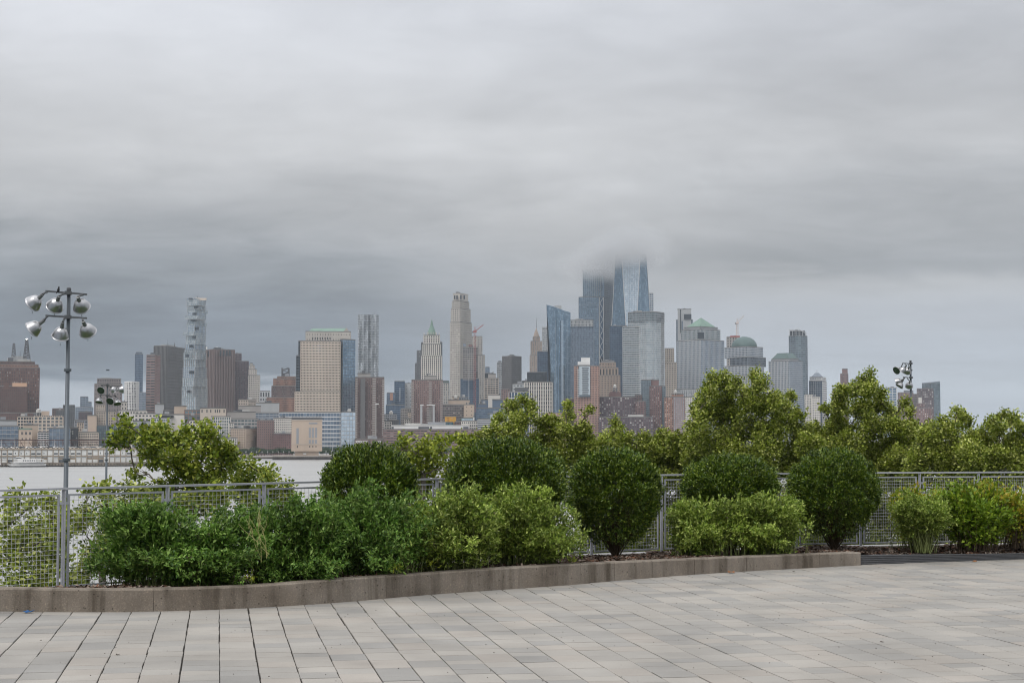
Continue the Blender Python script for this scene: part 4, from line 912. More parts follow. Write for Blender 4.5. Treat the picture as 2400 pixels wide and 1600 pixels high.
building('parking_structure', 'concrete slab building with bluish balcony rows beside the yellow mural', 'building', [T(1038, 1090, 949, 1900, w='mauve_panel', g='window', bay=4, fl=5.4, pf=.15, sf=.42), T(1088, 1111, 949, 1890, w='tan', g='window_dim', bay=12, fl=9, pf=.85, sf=.75)], units=4)
building('loft_building', 'tan roof level with a white tank behind the bluish balcony building', 'building', [T(1051, 1101, 938, 2000, w='tan', solid=True), T(1060, 1075, 930, 2010, w='tan', solid=True), T(1076, 1098, 932, 2015, w='slate_panel', g='window_dim')], units=2, extra=lambda r, i: water_tank(r, 1068, 925, 2010, 2.4))
def x_mural(root, info):
    for x0, y0, x1, y1 in ((1047, 979, 1053, 980.3), (1047.5, 983, 1048.7, 987.5), (1050, 983, 1051, 987.5), (1052, 983, 1053, 987.5), (1047, 982, 1053.4, 983)): slab(root, 'mural_mark', 'sign_ink', x0, x1, y0, y1, 1862, .25, .15)
    for p, q in (((1058, 978), (1060, 981)), ((1060, 981), (1062, 977))): bar(root, 'mural_mark', 'tan', p, q, 1861.6, .18)
building('mural_building', 'small building with a bright orange-yellow painted wall above a teal base', 'building', [T(1043, 1069, 976, 1862, w='yellow_sign', solid=True, D=14), T(1038, 1062, 990.5, 1850, w='teal_paint', g='window_dim', bay=4, fl=5, pf=.3, sf=.3, D=14), T(1066, 1085, 989, 1855, w='brick_red', g='window_dim', bay=4, fl=5, D=12)], units=1, extra=x_mural)
building('loft_building', 'white house with greenish glass top floor right of the yellow mural', 'building', [T(1082, 1120, 987, 1830, w='white_stone', g='window_dim', bay=5, fl=7, pf=.45, sf=.45), T(1082, 1110, 980, 1840, w='copper_green', g='glass_pale', bay=3, fl=5, pf=.2, sf=.2), T(1109, 1112, 977, 1835, w='white_panel', solid=True, D=4)], units=2)
building('office_block', 'silver glass block with dark stripe floors above the hedge trees', 'building', [T(1120, 1178, 983, 1810, w='pale_grey', g='glass_dark', bay=9, fl=5, pf=.02, sf=.62), T(1143, 1192, 970, 1850, w='glass_silver', solid=True)], units=2)
building('office_block', 'long blue-grey glass block with stacked dark roof boxes, mid skyline foot', 'building', [T(1118, 1186, 957, 1950, w='blue_panel', g='glass_slate', bay=5, fl=5, pf=.08, sf=.3), T(1128, 1144, 937, 2000, w='blue_panel', solid=True), T(1144, 1172, 926, 2050, w='white_stone', solid=True), T(1154, 1178, 937, 1990, w='blue_panel', solid=True), T(1176, 1194, 912, 2200, w='brick_rose', g='window_dim'), T(1120, 1140, 947, 1960, w='blue_panel', solid=True)], units=3)
building('school_building', 'peach brick block with narrow windows half behind the middle trees', 'building', [T(1280, 1326, 968, 2050, w='brick_salmon', g='window_grey', bay=9, fl=12, pf=.75, sf=.55), T(1300, 1312, 977, 2040, w='brick_salmon', g='glass_slate', bay=4, fl=6, pf=.5, sf=.3)], units=1)
def x_orange(root, info):
    slab(root, 'glass_bay', 'glass_ice', 1356, 1383, 858, 930, 2088, 2, .8); balconies(root, 'balconies', 'pale_grey', 1353, 1358, 862, 930, 2086, 4.2, 1.4)
    mb = MB(); R = 2100
    for k in range(1): pass
    slab(root, 'roof_cap', 'white_panel', 1362, 1383, 838, 853, R, 10); slab(root, 'roof_cap', 'white_panel', 1354, 1383, 847, 855, R - 1, 12)
    for i in range(16): slab(root, 'window_row', 'window_dim', 1364 + (i % 2), 1380 - (i % 3), 861 + i * 4.3, 863 + i * 4.3, 2086, .4, .3)
building('apartment_tower', 'orange brick tower with a pale glass bay and a white slanted roof cap', 'tower', [T(1346, 1404, 858, 2090, w='brick_salmon', g='window_dim', bay=3.6, fl=4.2, pf=.45, sf=.45, dep=.4), T(1322, 1350, 935, 2110, w='brick_brown', g='window_dim', bay=3.6, fl=4.2)], units=0, extra=x_orange)
building('deco_block', 'brown stone art deco tower with tall arched top windows beside the orange tower', 'tower', [
    T(1400, 1453, 880, 2350, w='deco_stone', g='window_dim', bay=3.6, fl=5.2, pf=.55, sf=.45, dep=.6), T(1404, 1448, 862, 2358, yb=882, w='deco_stone', g='window_dim', bay=7.2, fl=18, pf=.6, sf=.25, dep=1), T(1406, 1443, 850, 2364, yb=864, w='deco_stone', g='window_dim', bay=3.6, fl=7, pf=.7, sf=.4), T(1409, 1440, 846, 2368, yb=852, w='grey', solid=True)], units=4)
def x_gar(root, info):
    slab(root, 'roof_house', 'brick_red', 1427, 1456, 920, 930, 2130, 10); slab(root, 'roof_house', 'brick_red', 1431, 1452, 917, 921, 2132, 8); lattice(root, 1441, 908, 919, 2130, 5, n=3, taper=.8, name='tank_frame'); water_tank(root, 1441, 900, 2130, 2.0)
building('apartment_house', 'dark plum brick block with bright window rows below the banded tower', 'building', [T(1404, 1491, 931, 2110, w='brick_plum', g='window_lit', bay=5.4, fl=4.8, pf=.4, sf=.45, dep=.5), T(1404, 1530, 978, 2080, w='brick_plum', g='window_lit', bay=5.4, fl=4.8, pf=.36, sf=.42, dep=.5)], units=2, extra=x_gar)
building('apartment_house', 'small red brick house with a pale cornice between plum and teal blocks', 'building', [T(1490, 1512, 941, 2100, w='brick_red', g='window', bay=3.6, fl=5, pf=.45, sf=.35), T(1488, 1504, 926, 2140, w='brick_brown', g='window_dim', bay=4, fl=5)], units=0)
building('apartment_tower', 'teal glass and red brick tower in front of the curved banded tower', 'tower', [
    T(1503, 1525, 891, 2150, w='slate_panel', g='glass_teal', bay=4, fl=4.8, pf=.25, sf=.25), T(1523, 1550, 905, 2140, w='brick_red', g='window_lit', bay=4.4, fl=4.8, pf=.5, sf=.45), T(1548, 1559, 906, 2145, w='slate_panel', g='glass_teal', bay=3.5, fl=4.8, pf=.25, sf=.25), T(1522, 1544, 891, 2160, w='brick_red', solid=True)], units=2)
building('apartment_house', 'patchwork orange, rose and white block with a water tank beside the big tree', 'building', [
    T(1558, 1578, 931, 2120, w='brick_orange', g='window_lit', bay=4, fl=4.6, pf=.45, sf=.42), T(1578, 1604, 931, 2118, w='brick_rose', g='glass_ice', bay=4, fl=4.6, pf=.45, sf=.42), T(1603, 1621, 931, 2120, w='white_stone', g='window_grey', bay=4, fl=4.6, pf=.45, sf=.42), T(1574, 1602, 924, 2135, w='brick_orange', solid=True)], units=1, extra=lambda r, i: water_tank(r, 1583, 913, 2135, 2.3))

# ------------------------------------------------------------------ pier shed, ferry, roof parking, promenade
PR = 1275.0
def pier_shed():
    f = hdir(165, 1060); r = Vector((f.y, -f.x)); k = M_PX(PR)
    c = f * PR
    root = empty('pier_shed', (c.x, c.y, WZ), 'long two-storey white pier shed on the river with rooftop parking', 'pier')
    z = lambda py: zat(165, py, PR)
    x_at = lambda px: (px - 165) * k
    def bx(name, mat, xa, xb, ya, yb, out, dep):
        mb = MB(); o = c + r * x_at(xa) - f * out
        mb.box((o.x, o.y, z(yb)), Vector((r.x, r.y, 0)) * (x_at(xb) - x_at(xa)), Vector((f.x, f.y, 0)) * dep, (0, 0, z(ya) - z(yb)))
        return mb.build(name, mat, root)
    bx('core_wall', 'pier_white', -60, 345, 1053, 1086, 0, 60)
    bx('roof_edge', 'pier_post', -60, 345, 1050.5, 1053.6, .9, 62)
    bx('middle_beam', 'pier_post', -60, 345, 1067, 1069.5, .5, 1)
    bx('quay_deck', 'pier_base', -60, 350, 1083.5, 1090.5, 3.0, 64)
    i = 0; x = -58.0
    rr = random.Random(5)
    while x < 342:
        wide = 12.3
        tall = 95 < x < 119
        bx('post', 'pier_post', x, x + (1.9 if i % 2 else .9), 1053.6, 1084, .75, .8)
        p = bx('panel', 'pier_white', x + 1.8, x + wide - .2, 1054.2, 1066.6, .3 + rr.uniform(0, .1), .3)
        if not tall and rr.random() < .62:
            w = bx('window_strip', 'glass_dark', x + 3, x + wide - 1.2, 1061, 1064, .5, .2)
        elif rr.random() < .4:
            bx('window_strip', 'glass_dark', x + 5.2, x + 6.4, 1059.5, 1063.5, .5, .2)
        bx('panel', 'pier_white' if rr.random() < .8 else 'pier_post', x + 1.8, x + wide - .2, 1070, 1076, .3 + rr.uniform(0, .1), .3)
        if rr.random() < .75: bx('window_strip', 'window_grey', x + 2.4, x + wide - .8, 1070.4, 1072.2, .55, .2)
        bx('panel', 'pier_white' if rr.random() < .85 else 'dark_grey', x + 1.8, x + wide - .2, 1077, 1083, .25 + rr.uniform(0, .1), .3)
        x += wide; i += 1
    for j in range(60): bx('fender_pile', 'quay_dark', -55 + j * 6.7, -54 + j * 6.7, 1086, 1091, 3.5, .5)
    # parked cars on the roof
    zr = z(1050.4)
    cols = ['white_panel', 'pale_grey', 'dark_grey', 'white_panel', 'pale_grey', 'slate_panel']
    mbb = MB(); bp = [(-2.2, 0.35), (2.2, .35), (2.25, .85), (1.3, 1.0), (.75, 1.5), (-1.2, 1.5), (-1.9, 1.0), (-2.25, .9)]
    n = len(bp)
    for s in (-.85, .85): mbb.poly([(px, s, pz) for px, pz in (bp if s < 0 else bp[::-1])])
    for a in range(n):
        p, q = bp[a], bp[(a + 1) % n]; mbb.quad((p[0], -.85, p[1]), (p[0], .85, p[1]), (q[0], .85, q[1]), (q[0], -.85, q[1]))
    meshes = {m_: mbb.mesh('car_body', m_, False) for m_ in set(cols)}
    wg = MB(); wg.box((-1.25, -.88, 1.02), (2.1, 0, 0), (0, 1.76, 0), (0, 0, .36)); wgm = wg.mesh('car_window', 'glass_dark')
    ww = MB()
    for sx in (-1.35, 1.35):
        for sy in (-.88, .7): ww.lathe((sx, sy, .33), [(.02, 0), (.33, 0), (.33, .18), (.02, .18)], (0, 1, 0), 8)
    wwm = ww.mesh('car_wheels', 'black_metal')
    for j in range(34):
        px = -20 + j * 10.2 + rr.uniform(-2.5, 2.5)
        p = c + r * x_at(px) + f * rr.uniform(3, 6)
        o = bpy.data.objects.new('parked_car', meshes[cols[j % 6]]); col.objects.link(o); o.location = (p.x, p.y, zr); o.rotation_euler.z = math.atan2(r.y, r.x) + rr.choice([.5, .6, .4, 0, 2.6])
        lab = {'white_panel': 'small white car parked on the pier shed roof', 'pale_grey': 'small silver car parked on the pier shed roof', 'dark_grey': 'small black car parked on the pier shed roof', 'slate_panel': 'small blue-grey car parked on the pier shed roof'}[cols[j % 6]]
        tag(o, lab, 'car', 'cars parked along the pier shed roof')
        for nm, me in (('side_windows', wgm), ('wheels', wwm)):
            q = bpy.data.objects.new(nm, me); col.objects.link(q); q.parent = o; q['kind'] = 'stuff'
    # rusty steel frame of the old rail viaduct behind the roof
    g = c + f * 110; R2 = PR + 110
    root2 = empty('steel_trestle', (g.x, g.y, WZ), 'long rust-brown steel trestle fence running above the pier shed roof', 'trestle')
    for ya, yb in ((1030, 1032.2), (1036.2, 1037.4)): slab(root2, 'beam', 'rust_steel', -40, 248, ya, yb, R2, 1)
    for j in range(30): slab(root2, 'post', 'rust_steel', -38 + j * 9.8, -37.2 + j * 9.8, 1032, 1056, R2, .6)
    for j in range(29):
        if j % 2: bar(root2, 'brace', 'rust_steel', (-37 + j * 9.8, 1036), (-29 + j * 9.8, 1048), R2, .22)
    for j in range(5): mast(root, 6 + j * 31, 1029, 1051, PR + 30, .25, 'pale_grey', 'light_post')
pier_shed()
def ferry():
    k = M_PX(1262); f = hdir(65, 1085); r = Vector((f.y, -f.x)); c = f * 1262
    root = empty('ferry_boat', (c.x, c.y, WZ), 'white ferry with a dark hull moored at the white pier shed', 'boat')
    def pl(s, t, z): return Vector((c.x + r.x * s + f.x * t, c.y + r.y * s + f.y * t, WZ + z))
    L_, W = 40 * k, 5.0
    def hull(z0, z1, name, mat, e0, e1, w):
        mb = MB(); n = 14; lo, hi = [], []
        for i in range(n + 1):
            s = -1 + 2 * i / n; wd = w * (1 - max(0, -s - .35) ** 1.6 / .65 ** 1.6) * (1 - .25 * max(0, s - .7) / .3)
            lo.append((s * e0 * L_, wd * .9)); hi.append((s * e1 * L_ - (1.5 if i == 0 else 0), wd))
        for i in range(n):
            for sg in (-1, 1):
                mb.quad(pl(lo[i][0], sg * lo[i][1], z0), pl(lo[i + 1][0], sg * lo[i + 1][1], z0), pl(hi[i + 1][0], sg * hi[i + 1][1], z1), pl(hi[i][0], sg * hi[i][1], z1))
            mb.quad(pl(hi[i][0], -hi[i][1], z1), pl(hi[i + 1][0], -hi[i + 1][1], z1), pl(hi[i + 1][0], hi[i + 1][1], z1), pl(hi[i][0], hi[i][1], z1))
        return mb.build(name, mat, root)
    hull(-.5, .8, 'hull', 'black_metal', .94, .97, W); hull(.8, 2.3, 'main_deck', 'white_panel', .97, 1.0, W); hull(2.35, 2.8, 'window_band', 'glass_dark', .9, .9, W * .93); hull(2.75, 3.7, 'upper_deck', 'white_panel', .88, .88, W * .95)
    def bx(name, mat, s0, s1, t, z0, z1):
        mb = MB(); mb.box(pl(s0 * L_, -t, z0), Vector((r.x, r.y, 0)) * (s1 - s0) * L_, Vector((f.x, f.y, 0)) * 2 * t, (0, 0, z1 - z0)); return mb.build(name, mat, root)
    bx('cabin', 'white_panel', -.55, .45, 3.4, 3.7, 5.9)
    for i in range(7): bx('cabin_window', 'glass_dark', -.25 + i * .095, -.2 + i * .095, 3.46, 4.4, 5.2)
    bx('wheelhouse', 'white_panel', -.62, -.35, 2.6, 5.9, 7.6); bx('wheelhouse_window', 'glass_dark', -.625, -.34, 2.65, 6.5, 7.1); bx('canopy', 'white_panel', .4, .85, 3.2, 5.7, 5.95)
    for s in (.45, .82): bx('canopy_post', 'pale_grey', s, s + .01, 3.0, 3.7, 5.7)
    mb = MB(); mb.tube([pl(-.45 * L_, 0, 7.6), pl(-.45 * L_, 0, 10.5)], .12, 5); mb.build('mast', 'pale_grey', root)
    # neighbour boat cut by the left edge
    root2 = empty('small_boat', (*(hdir(1, 1085) * 1262), WZ), 'bow of a small pale boat cut off by the left edge of the water', 'boat')
    slab(root2, 'hull', 'white_panel', -30, 5, 1085, 1090, 1262, 5); slab(root2, 'cabin', 'cream', -25, 2, 1080, 1085.2, 1263, 3); slab(root2, 'hull_stripe', 'black_metal', -30, 4.5, 1088.8, 1090.6, 1262, 4.8, .1)
ferry()

leafm('far_leaf', [(.030, .055, .030), (.045, .08, .04), (.06, .10, .045)], .15, .7)
pm('far_bark', (.06, .05, .04), .9)
def far_leaf_mesh(seed):
    g = np.random.default_rng(seed); n = 900
    lob = g.normal(size=(7, 3)) * [1.9, 1.5, 1.0]; idx = g.integers(0, 7, n)
    d = g.normal(size=(n, 3)); d /= np.linalg.norm(d, axis=1)[:, None]
    c = lob[idx] + d * g.uniform(1.2, 2.2, n)[:, None] + [0, 0, 6.0]
    return leaf_cloud(c, d, .75, .6, g)
def leaf_cloud(c, d, ln, wd, g, up=.4, spread=.8):
    """one folded four-sided leaf per centre c, growing roughly along d"""
    n = len(c); a = d + g.normal(size=(n, 3)) * spread; a[:, 2] += up * .3
    a /= np.linalg.norm(a, axis=1)[:, None]
    q = g.normal(size=(n, 3)) * .55; q[:, 2] += 1.0; q += d * .35
    s = np.cross(a, q); s /= np.linalg.norm(s, axis=1)[:, None] + 1e-9
    nr = np.cross(s, a); fl = np.sign(nr[:, 2])[:, None]; fl[fl == 0] = 1; nr *= fl
    L_ = (ln * g.uniform(.65, 1.25, n))[:, None]; W = (wd * g.uniform(.7, 1.2, n))[:, None]
    b = c; t = c + a * L_ - nr * L_ * .12; m_ = c + a * L_ * .5
    l, r = m_ + s * W * .5 + nr * W * .16, m_ - s * W * .5 + nr * W * .16
    v = np.stack([b, l, t, r], 1).reshape(-1, 3)
    i = np.arange(n)[:, None] * 4
    f = np.concatenate([i + [0, 2, 1], i + [0, 3, 2]], 1).reshape(-1, 3)
    return v, f
def np_mesh(name, v, f, mats, mi=None):
    me = bpy.data.meshes.new(name); me.vertices.add(len(v)); me.vertices.foreach_set('co', np.asarray(v, dtype=np.float32).ravel())
    nl = f.size; me.loops.add(nl); me.loops.foreach_set('vertex_index', f.ravel().astype(np.int32))
    me.polygons.add(len(f)); me.polygons.foreach_set('loop_start', np.arange(0, nl, f.shape[1], dtype=np.int32))
    if mi is not None: me.polygons.foreach_set('material_index', mi.astype(np.int32))
    for m_ in (mats if isinstance(mats, list) else [mats]): me.materials.append(MATS[m_])
    me.update(calc_edges=True); me.validate(); return me
def shore_trees():
    crowns = [np_mesh('far_crown', *far_leaf_mesh(s), 'far_leaf') for s in (1, 2, 3)]
    mb = MB(); mb.tube([(0, 0, 0), (.1, 0, 3), (0, .1, 6)], [.3, .24, .12], 6); trunk = mb.mesh('trunk', 'far_bark')
    rr = random.Random(8); j = 0
    for px in list(np.arange(522, 690, 7.5)) + list(np.arange(757, 905, 8)) + list(np.arange(912, 1130, 10)):
        R = 1640 + rr.uniform(0, 22) + (0 if px < 900 else 50); d = hdir(px + rr.uniform(-2, 2), 1060) * R
        o = empty('shore_tree', (d.x, d.y, LZ - .3), 'small dark green tree in the row along the far promenade', 'tree', 'trees in a row along the far promenade')
        s = rr.uniform(.78, 1.12); o.scale = (s * 1.15, s * 1.15, s * .92); o.rotation_euler.z = rr.uniform(0, 6.28)
        for nm, me in (('crown', crowns[j % 3]), ('trunk', trunk)):
            q = bpy.data.objects.new(nm, me); col.objects.link(q); q.parent = o
        j += 1
    # promenade lamps with white globes
    pole, head = MB(), MB()
    pole.tube([(0, 0, 0), (0, 0, 4.2)], [.12, .08], 5); head.lathe((0, 0, 4.5), [(.02, -.45), (.4, -.3), (.5, 0), (.35, .35), (.02, .45)], n=8)
    pmh, hm = pole.mesh('lamp_post', 'pale_grey'), head.mesh('lamp_globe', 'white_panel', True)
    for px in list(np.arange(526, 690, 12.6)) + list(np.arange(764, 870, 13)):
        d = hdir(px, 1068) * (1612 if px < 700 else 1622)
        o = empty('promenade_lamp', (d.x, d.y, LZ), 'white globe lamp on the far promenade in front of the tree row', 'street lamp', 'globe lamps along the far promenade')
        for nm, me in (('lamp_post', pmh), ('lamp_globe', hm)):
            q = bpy.data.objects.new(nm, me); col.objects.link(q); q.parent = o
    rt = empty('light_mast', (*(hdir(780, 1060) * 1600), LZ), 'tall grey light mast on the shore right of the tunnel vent tower', 'street lamp')
    mast(rt, 780, 1036, 1070, 1600, .35, 'pale_grey', 'pole'); slab(rt, 'crossarm', 'pale_grey', 776, 784, 1034.5, 1036, 1600, .5)
shore_trees()

# ------------------------------------------------------------------ haze and the cloud that swallows the two tallest towers
def volume(name, density_fn=None, density=1e-4, color=(.93, .95, 1.0)):
    m = bpy.data.materials.new(name); m.use_nodes = True; nt = m.node_tree; nt.nodes.clear(); MATS[name] = m
    out = nt.nodes.new('ShaderNodeOutputMaterial'); v = nt.nodes.new('ShaderNodeVolumePrincipled')
    v.inputs['Color'].default_value = (*color, 1); v.inputs['Density'].default_value = density; v.inputs['Anisotropy'].default_value = 0.0
    nt.links.new(v.outputs[0], out.inputs['Volume'])
    if density_fn: density_fn(nt, v)
    return m
volume('haze', None, 4.2e-5, (.84, .92, 1.0))
mb = MB(); mb.box((-5200, -300, WZ - 1.2), (10400, 0, 0), (0, 5600, 0), (0, 0, 520 - WZ)); tag(mb.build('haze', 'haze'), kind='stuff')
def cloud(px, py, R, hx, hy, hz, dmax, seed):
    c = hdir(px, py) * R; z = zat(px, py, R)
    def dens(nt, v):
        N, L = nt.nodes.new, nt.links.new
        tc = N('ShaderNodeTexCoord'); ln = N('ShaderNodeVectorMath'); ln.operation = 'LENGTH'; L(tc.outputs['Object'], ln.inputs[0])
        mp = N('ShaderNodeMapping'); mp.inputs['Location'].default_value = (seed, seed * 2, 0); L(tc.outputs['Object'], mp.inputs[0])
        n = N('ShaderNodeTexNoise'); n.inputs['Scale'].default_value = 2.6; n.inputs['Detail'].default_value = 4; L(mp.outputs[0], n.inputs['Vector'])
        a = N('ShaderNodeMath'); a.operation = 'MULTIPLY_ADD'; L(n.outputs[0], a.inputs[0]); a.inputs[1].default_value = .5; L(ln.outputs['Value'], a.inputs[2])
        r = N('ShaderNodeMapRange'); r.interpolation_type = 'SMOOTHERSTEP'; L(a.outputs[0], r.inputs[0]); r.inputs[1].default_value = 1.05; r.inputs[2].default_value = .35; r.inputs[3].default_value = 0; r.inputs[4].default_value = dmax
        L(r.outputs[0], v.inputs['Density'])
    nm = 'cloud_vapour_%d' % seed
    volume(nm, dens, color=CLOUD_COL)
    mb = MB(); mb.lathe((0, 0, 0), [(math.sin(t * math.pi / 12), -math.cos(t * math.pi / 12)) for t in range(13)], n=24)
    o = mb.build('cloud', nm, None, True); o.location = (c.x, c.y, z); o.rotation_euler.z = -math.atan2(c.x, c.y); o.scale = (hx, hy, hz); tag(o, kind='stuff')
CLOUD_COL = (.655, .668, .685)
cloud(1480, 586, 2800, 120, 420, 46, .017, 1)
cloud(1400, 622, 2930, 110, 420, 42, .017, 2)

# ------------------------------------------------------------------ terrace: paving, planter, fence
def paver_mat(name, c):
    m, nt, b = new_mat(name); N, L = nt.nodes.new, nt.links.new
    g = N('ShaderNodeNewGeometry'); oi = N('ShaderNodeObjectInfo')
    n1 = N('ShaderNodeTexNoise'); n1.inputs['Scale'].default_value = 150; n1.inputs['Detail'].default_value = 3; L(g.outputs['Position'], n1.inputs['Vector'])
    n2 = N('ShaderNodeTexNoise'); n2.inputs['Scale'].default_value = 1.1; n2.inputs['Detail'].default_value = 5; L(g.outputs['Position'], n2.inputs['Vector'])
    n3 = N('ShaderNodeTexVoronoi'); n3.inputs['Scale'].default_value = 7; L(g.outputs['Position'], n3.inputs['Vector'])
    def mr(s, a, b_, lo=.3, hi=.7):
        r = N('ShaderNodeMapRange'); L(s, r.inputs[0]); r.inputs[1].default_value = lo; r.inputs[2].default_value = hi; r.inputs[3].default_value = a; r.inputs[4].default_value = b_; return r.outputs[0]
    def mul(a, b_):
        n = N('ShaderNodeMath'); n.operation = 'MULTIPLY'; L(a, n.inputs[0]); L(b_, n.inputs[1]); return n.outputs[0]
    f = mul(mul(mr(n1.outputs[0], .85, 1.15), mr(n2.outputs[0], .82, 1.11)), mr(oi.outputs['Random'], .94, 1.06, 0, 1))
    f = mul(f, mr(n3.outputs['Distance'], .72, 1.0, .015, .035))
    vm = N('ShaderNodeVectorMath'); vm.operation = 'SCALE'; vm.inputs[0].default_value = c; L(f, vm.inputs['Scale'])
    L(vm.outputs[0], b.inputs['Base Color']); b.inputs['Roughness'].default_value = .82; b.inputs['Specular IOR Level'].default_value = .25
    bp = N('ShaderNodeBump'); bp.inputs['Strength'].default_value = .25; bp.inputs['Distance'].default_value = .004; L(n1.outputs[0], bp.inputs['Height']); L(bp.outputs[0], b.inputs['Normal'])
PAV = [('paver_light', (0.3147, 0.2939, 0.2671)), ('paver_warm', (0.3147, 0.2882, 0.2591)), ('paver_grey', (0.2758, 0.2632, 0.2456)), ('paver_ash', (0.2961, 0.2793, 0.2568)), ('paver_slate', (0.2588, 0.2487, 0.2344))]
for n_, c_ in PAV: paver_mat(n_, c_)
pm('joint_sand', (.045, .04, .035), .95, .3, 4, bump=.4)
# kerb line: photo x, photo row of foot, photo row of top edge
KERB = [(-460, 1421, 1362), (-140, 1430, 1374), (0, 1432, 1377.5), (120, 1433.5, 1380), (260, 1434, 1381), (400, 1431, 1379), (513, 1428, 1376), (620, 1423, 1371), (735, 1416, 1361.5), (860, 1406, 1352), (1000, 1393, 1343),
        (1150, 1382.5, 1332.5), (1300, 1373, 1323.5), (1440, 1361, 1317), (1600, 1347, 1310), (1800, 1335.5, 1301.5), (2018, 1324, 1293.5)]
EDGE = [(2018, 1323.5, 1299.5), (2150, 1318.5, 1298.8), (2280, 1314, 1297.5), (2420, 1309.5, 1295.6), (2560, 1305, 1294), (2900, 1296, 1287)]
def dense(tab, step=40.0):
    out = []
    for (a, b, c), (d, e, f) in zip(tab[:-1], tab[1:]):
        n = max(1, int(round((d - a) / step)))
        for i in range(n):
            t = i / n; out.append((a + (d - a) * t, b + (e - b) * t, c + (f - c) * t))
    out.append(tab[-1]); return out
def smooth(tab, n=3):
    tab = [list(t) for t in tab]
    for _ in range(n):
        c = [t[:] for t in tab]
        for i in range(1, len(tab) - 1):
            for k in (1, 2): c[i][k] = (tab[i - 1][k] + 2 * tab[i][k] + tab[i + 1][k]) / 4
        tab = c
    return tab
def line3(tab):
    foot, top = [], []
    for px, yb, yt in smooth(dense(tab)):
        p = G(px, yb, 0.0); foot.append(p); top.append(P(px, yt, p.y).z)
    return foot, top
K_FOOT, K_TOP = line3(KERB)
E_FOOT, E_TOP = line3(EDGE)
def kerb_y(x):
    pts = K_FOOT + E_FOOT[1:]
    if x <= pts[0].x: return pts[0].y
    for a, b in zip(pts[:-1], pts[1:]):
        if a.x <= x <= b.x: return a.y + (b.y - a.y) * (x - a.x) / (b.x - a.x + 1e-9)
    return pts[-1].y
def plaza():
    root = MB(); kl = K_FOOT + E_FOOT[1:]
    for a, b in zip(kl[:-1], kl[1:]): root.quad((a.x, -12, -.016), (b.x, -12, -.016), (b.x, b.y + .15, -.016), (a.x, a.y + .15, -.016))
    root.quad((-14, -12, -.016), (kl[0].x, -12, -.016), (kl[0].x, kl[0].y + .15, -.016), (-14, kl[0].y + .15, -.016)); root.quad((kl[-1].x, -12, -.016), (20, -12, -.016), (20, kl[-1].y + .03, -.016), (kl[-1].x, kl[-1].y + .03, -.016))
    pl = root.build('plaza_paving', 'joint_sand'); tag(pl, kind='structure')
    ang = math.atan((513 - 1200) / F); eb = Vector((math.sin(ang), math.cos(ang), 0)); ea = Vector((math.cos(ang), -math.sin(ang), 0))
    w = .292; rr = random.Random(21)
    o = G(515, 1600) ; cand = []
    for ci in range(-36, 66):
        s = ci * w; t = -2.0 + rr.uniform(0, .4)
        off = rr.uniform(-.002, .002)
        while t < 16:
            ln = rr.choice([.22, .29, .29, .36, .44])
            c = o + ea * (s + w / 2 + off) + eb * (t + ln / 2)
            a_, b_ = c.x, c.y
            vx = (c.x / c.y) * F + 1200; 
            if c.y > 9.0 and -520 < vx < 2920 and c.y < kerb_y(c.x) + .32:
                cand.append((c, ln))
            t += ln
    cand.sort(key=lambda q: q[0].y + (0 if -60 < q[0].x / q[0].y * F + 1200 < 2460 else 100))
    def paver_geo(mb, c, ln, gap_a, gap_b, tilt, dz, mi=0):
        hx, hy = w / 2 - gap_b, ln / 2 - gap_a; ch = .003
        def v(sx, sy, z): return c + ea * sx + eb * sy + Vector((0, 0, z + dz + tilt[0] * sx + tilt[1] * sy))
        lo = [v(-hx, -hy, -.05), v(hx, -hy, -.05), v(hx, hy, -.05), v(-hx, hy, -.05)]
        md = [v(-hx, -hy, -ch), v(hx, -hy, -ch), v(hx, hy, -ch), v(-hx, hy, -ch)]
        tp = [v(-hx + ch, -hy + ch, 0), v(hx - ch, -hy + ch, 0), v(hx - ch, hy - ch, 0), v(-hx + ch, hy - ch, 0)]
        for i in range(4):
            j = (i + 1) % 4; mb.quad(lo[i], lo[j], md[j], md[i], mi=mi); mb.quad(md[i], md[j], tp[j], tp[i], mi=mi)
        mb.quad(*tp, mi=mi)
    cache = {}; rest = MB()
    def pick(): return rr.choices(range(5), [34, 17, 20, 17, 12])[0]
    run = 0
    for k, (c, ln) in enumerate(cand):
        m_ = pick(); tilt = (rr.uniform(-.004, .004), rr.uniform(-.003, .003)); dz = rr.uniform(-.0015, .0015)
        if k < 300:
            key = (ln, m_)
            if key not in cache:
                mb = MB(); paver_geo(mb, Vector((0, 0, 0)), ln, .0062, .0042, (0, 0), 0); cache[key] = mb.mesh('paver', PAV[m_][0])
            q = link('paver', cache[key], pl); q.location = (c.x + rr.uniform(-.0035, .0035), c.y + rr.uniform(-.002, .002), dz)
            q.rotation_euler = (tilt[1], tilt[0], rr.uniform(-.002, .002))
        else:
            paver_geo(rest, c + ea * rr.uniform(-.0035, .0035), ln, .0065, .0048, tilt, dz, m_)
    rest.build('far_pavers', [p[0] for p in PAV], pl, kind='stuff')
    print('pavers', len(cand))
plaza()

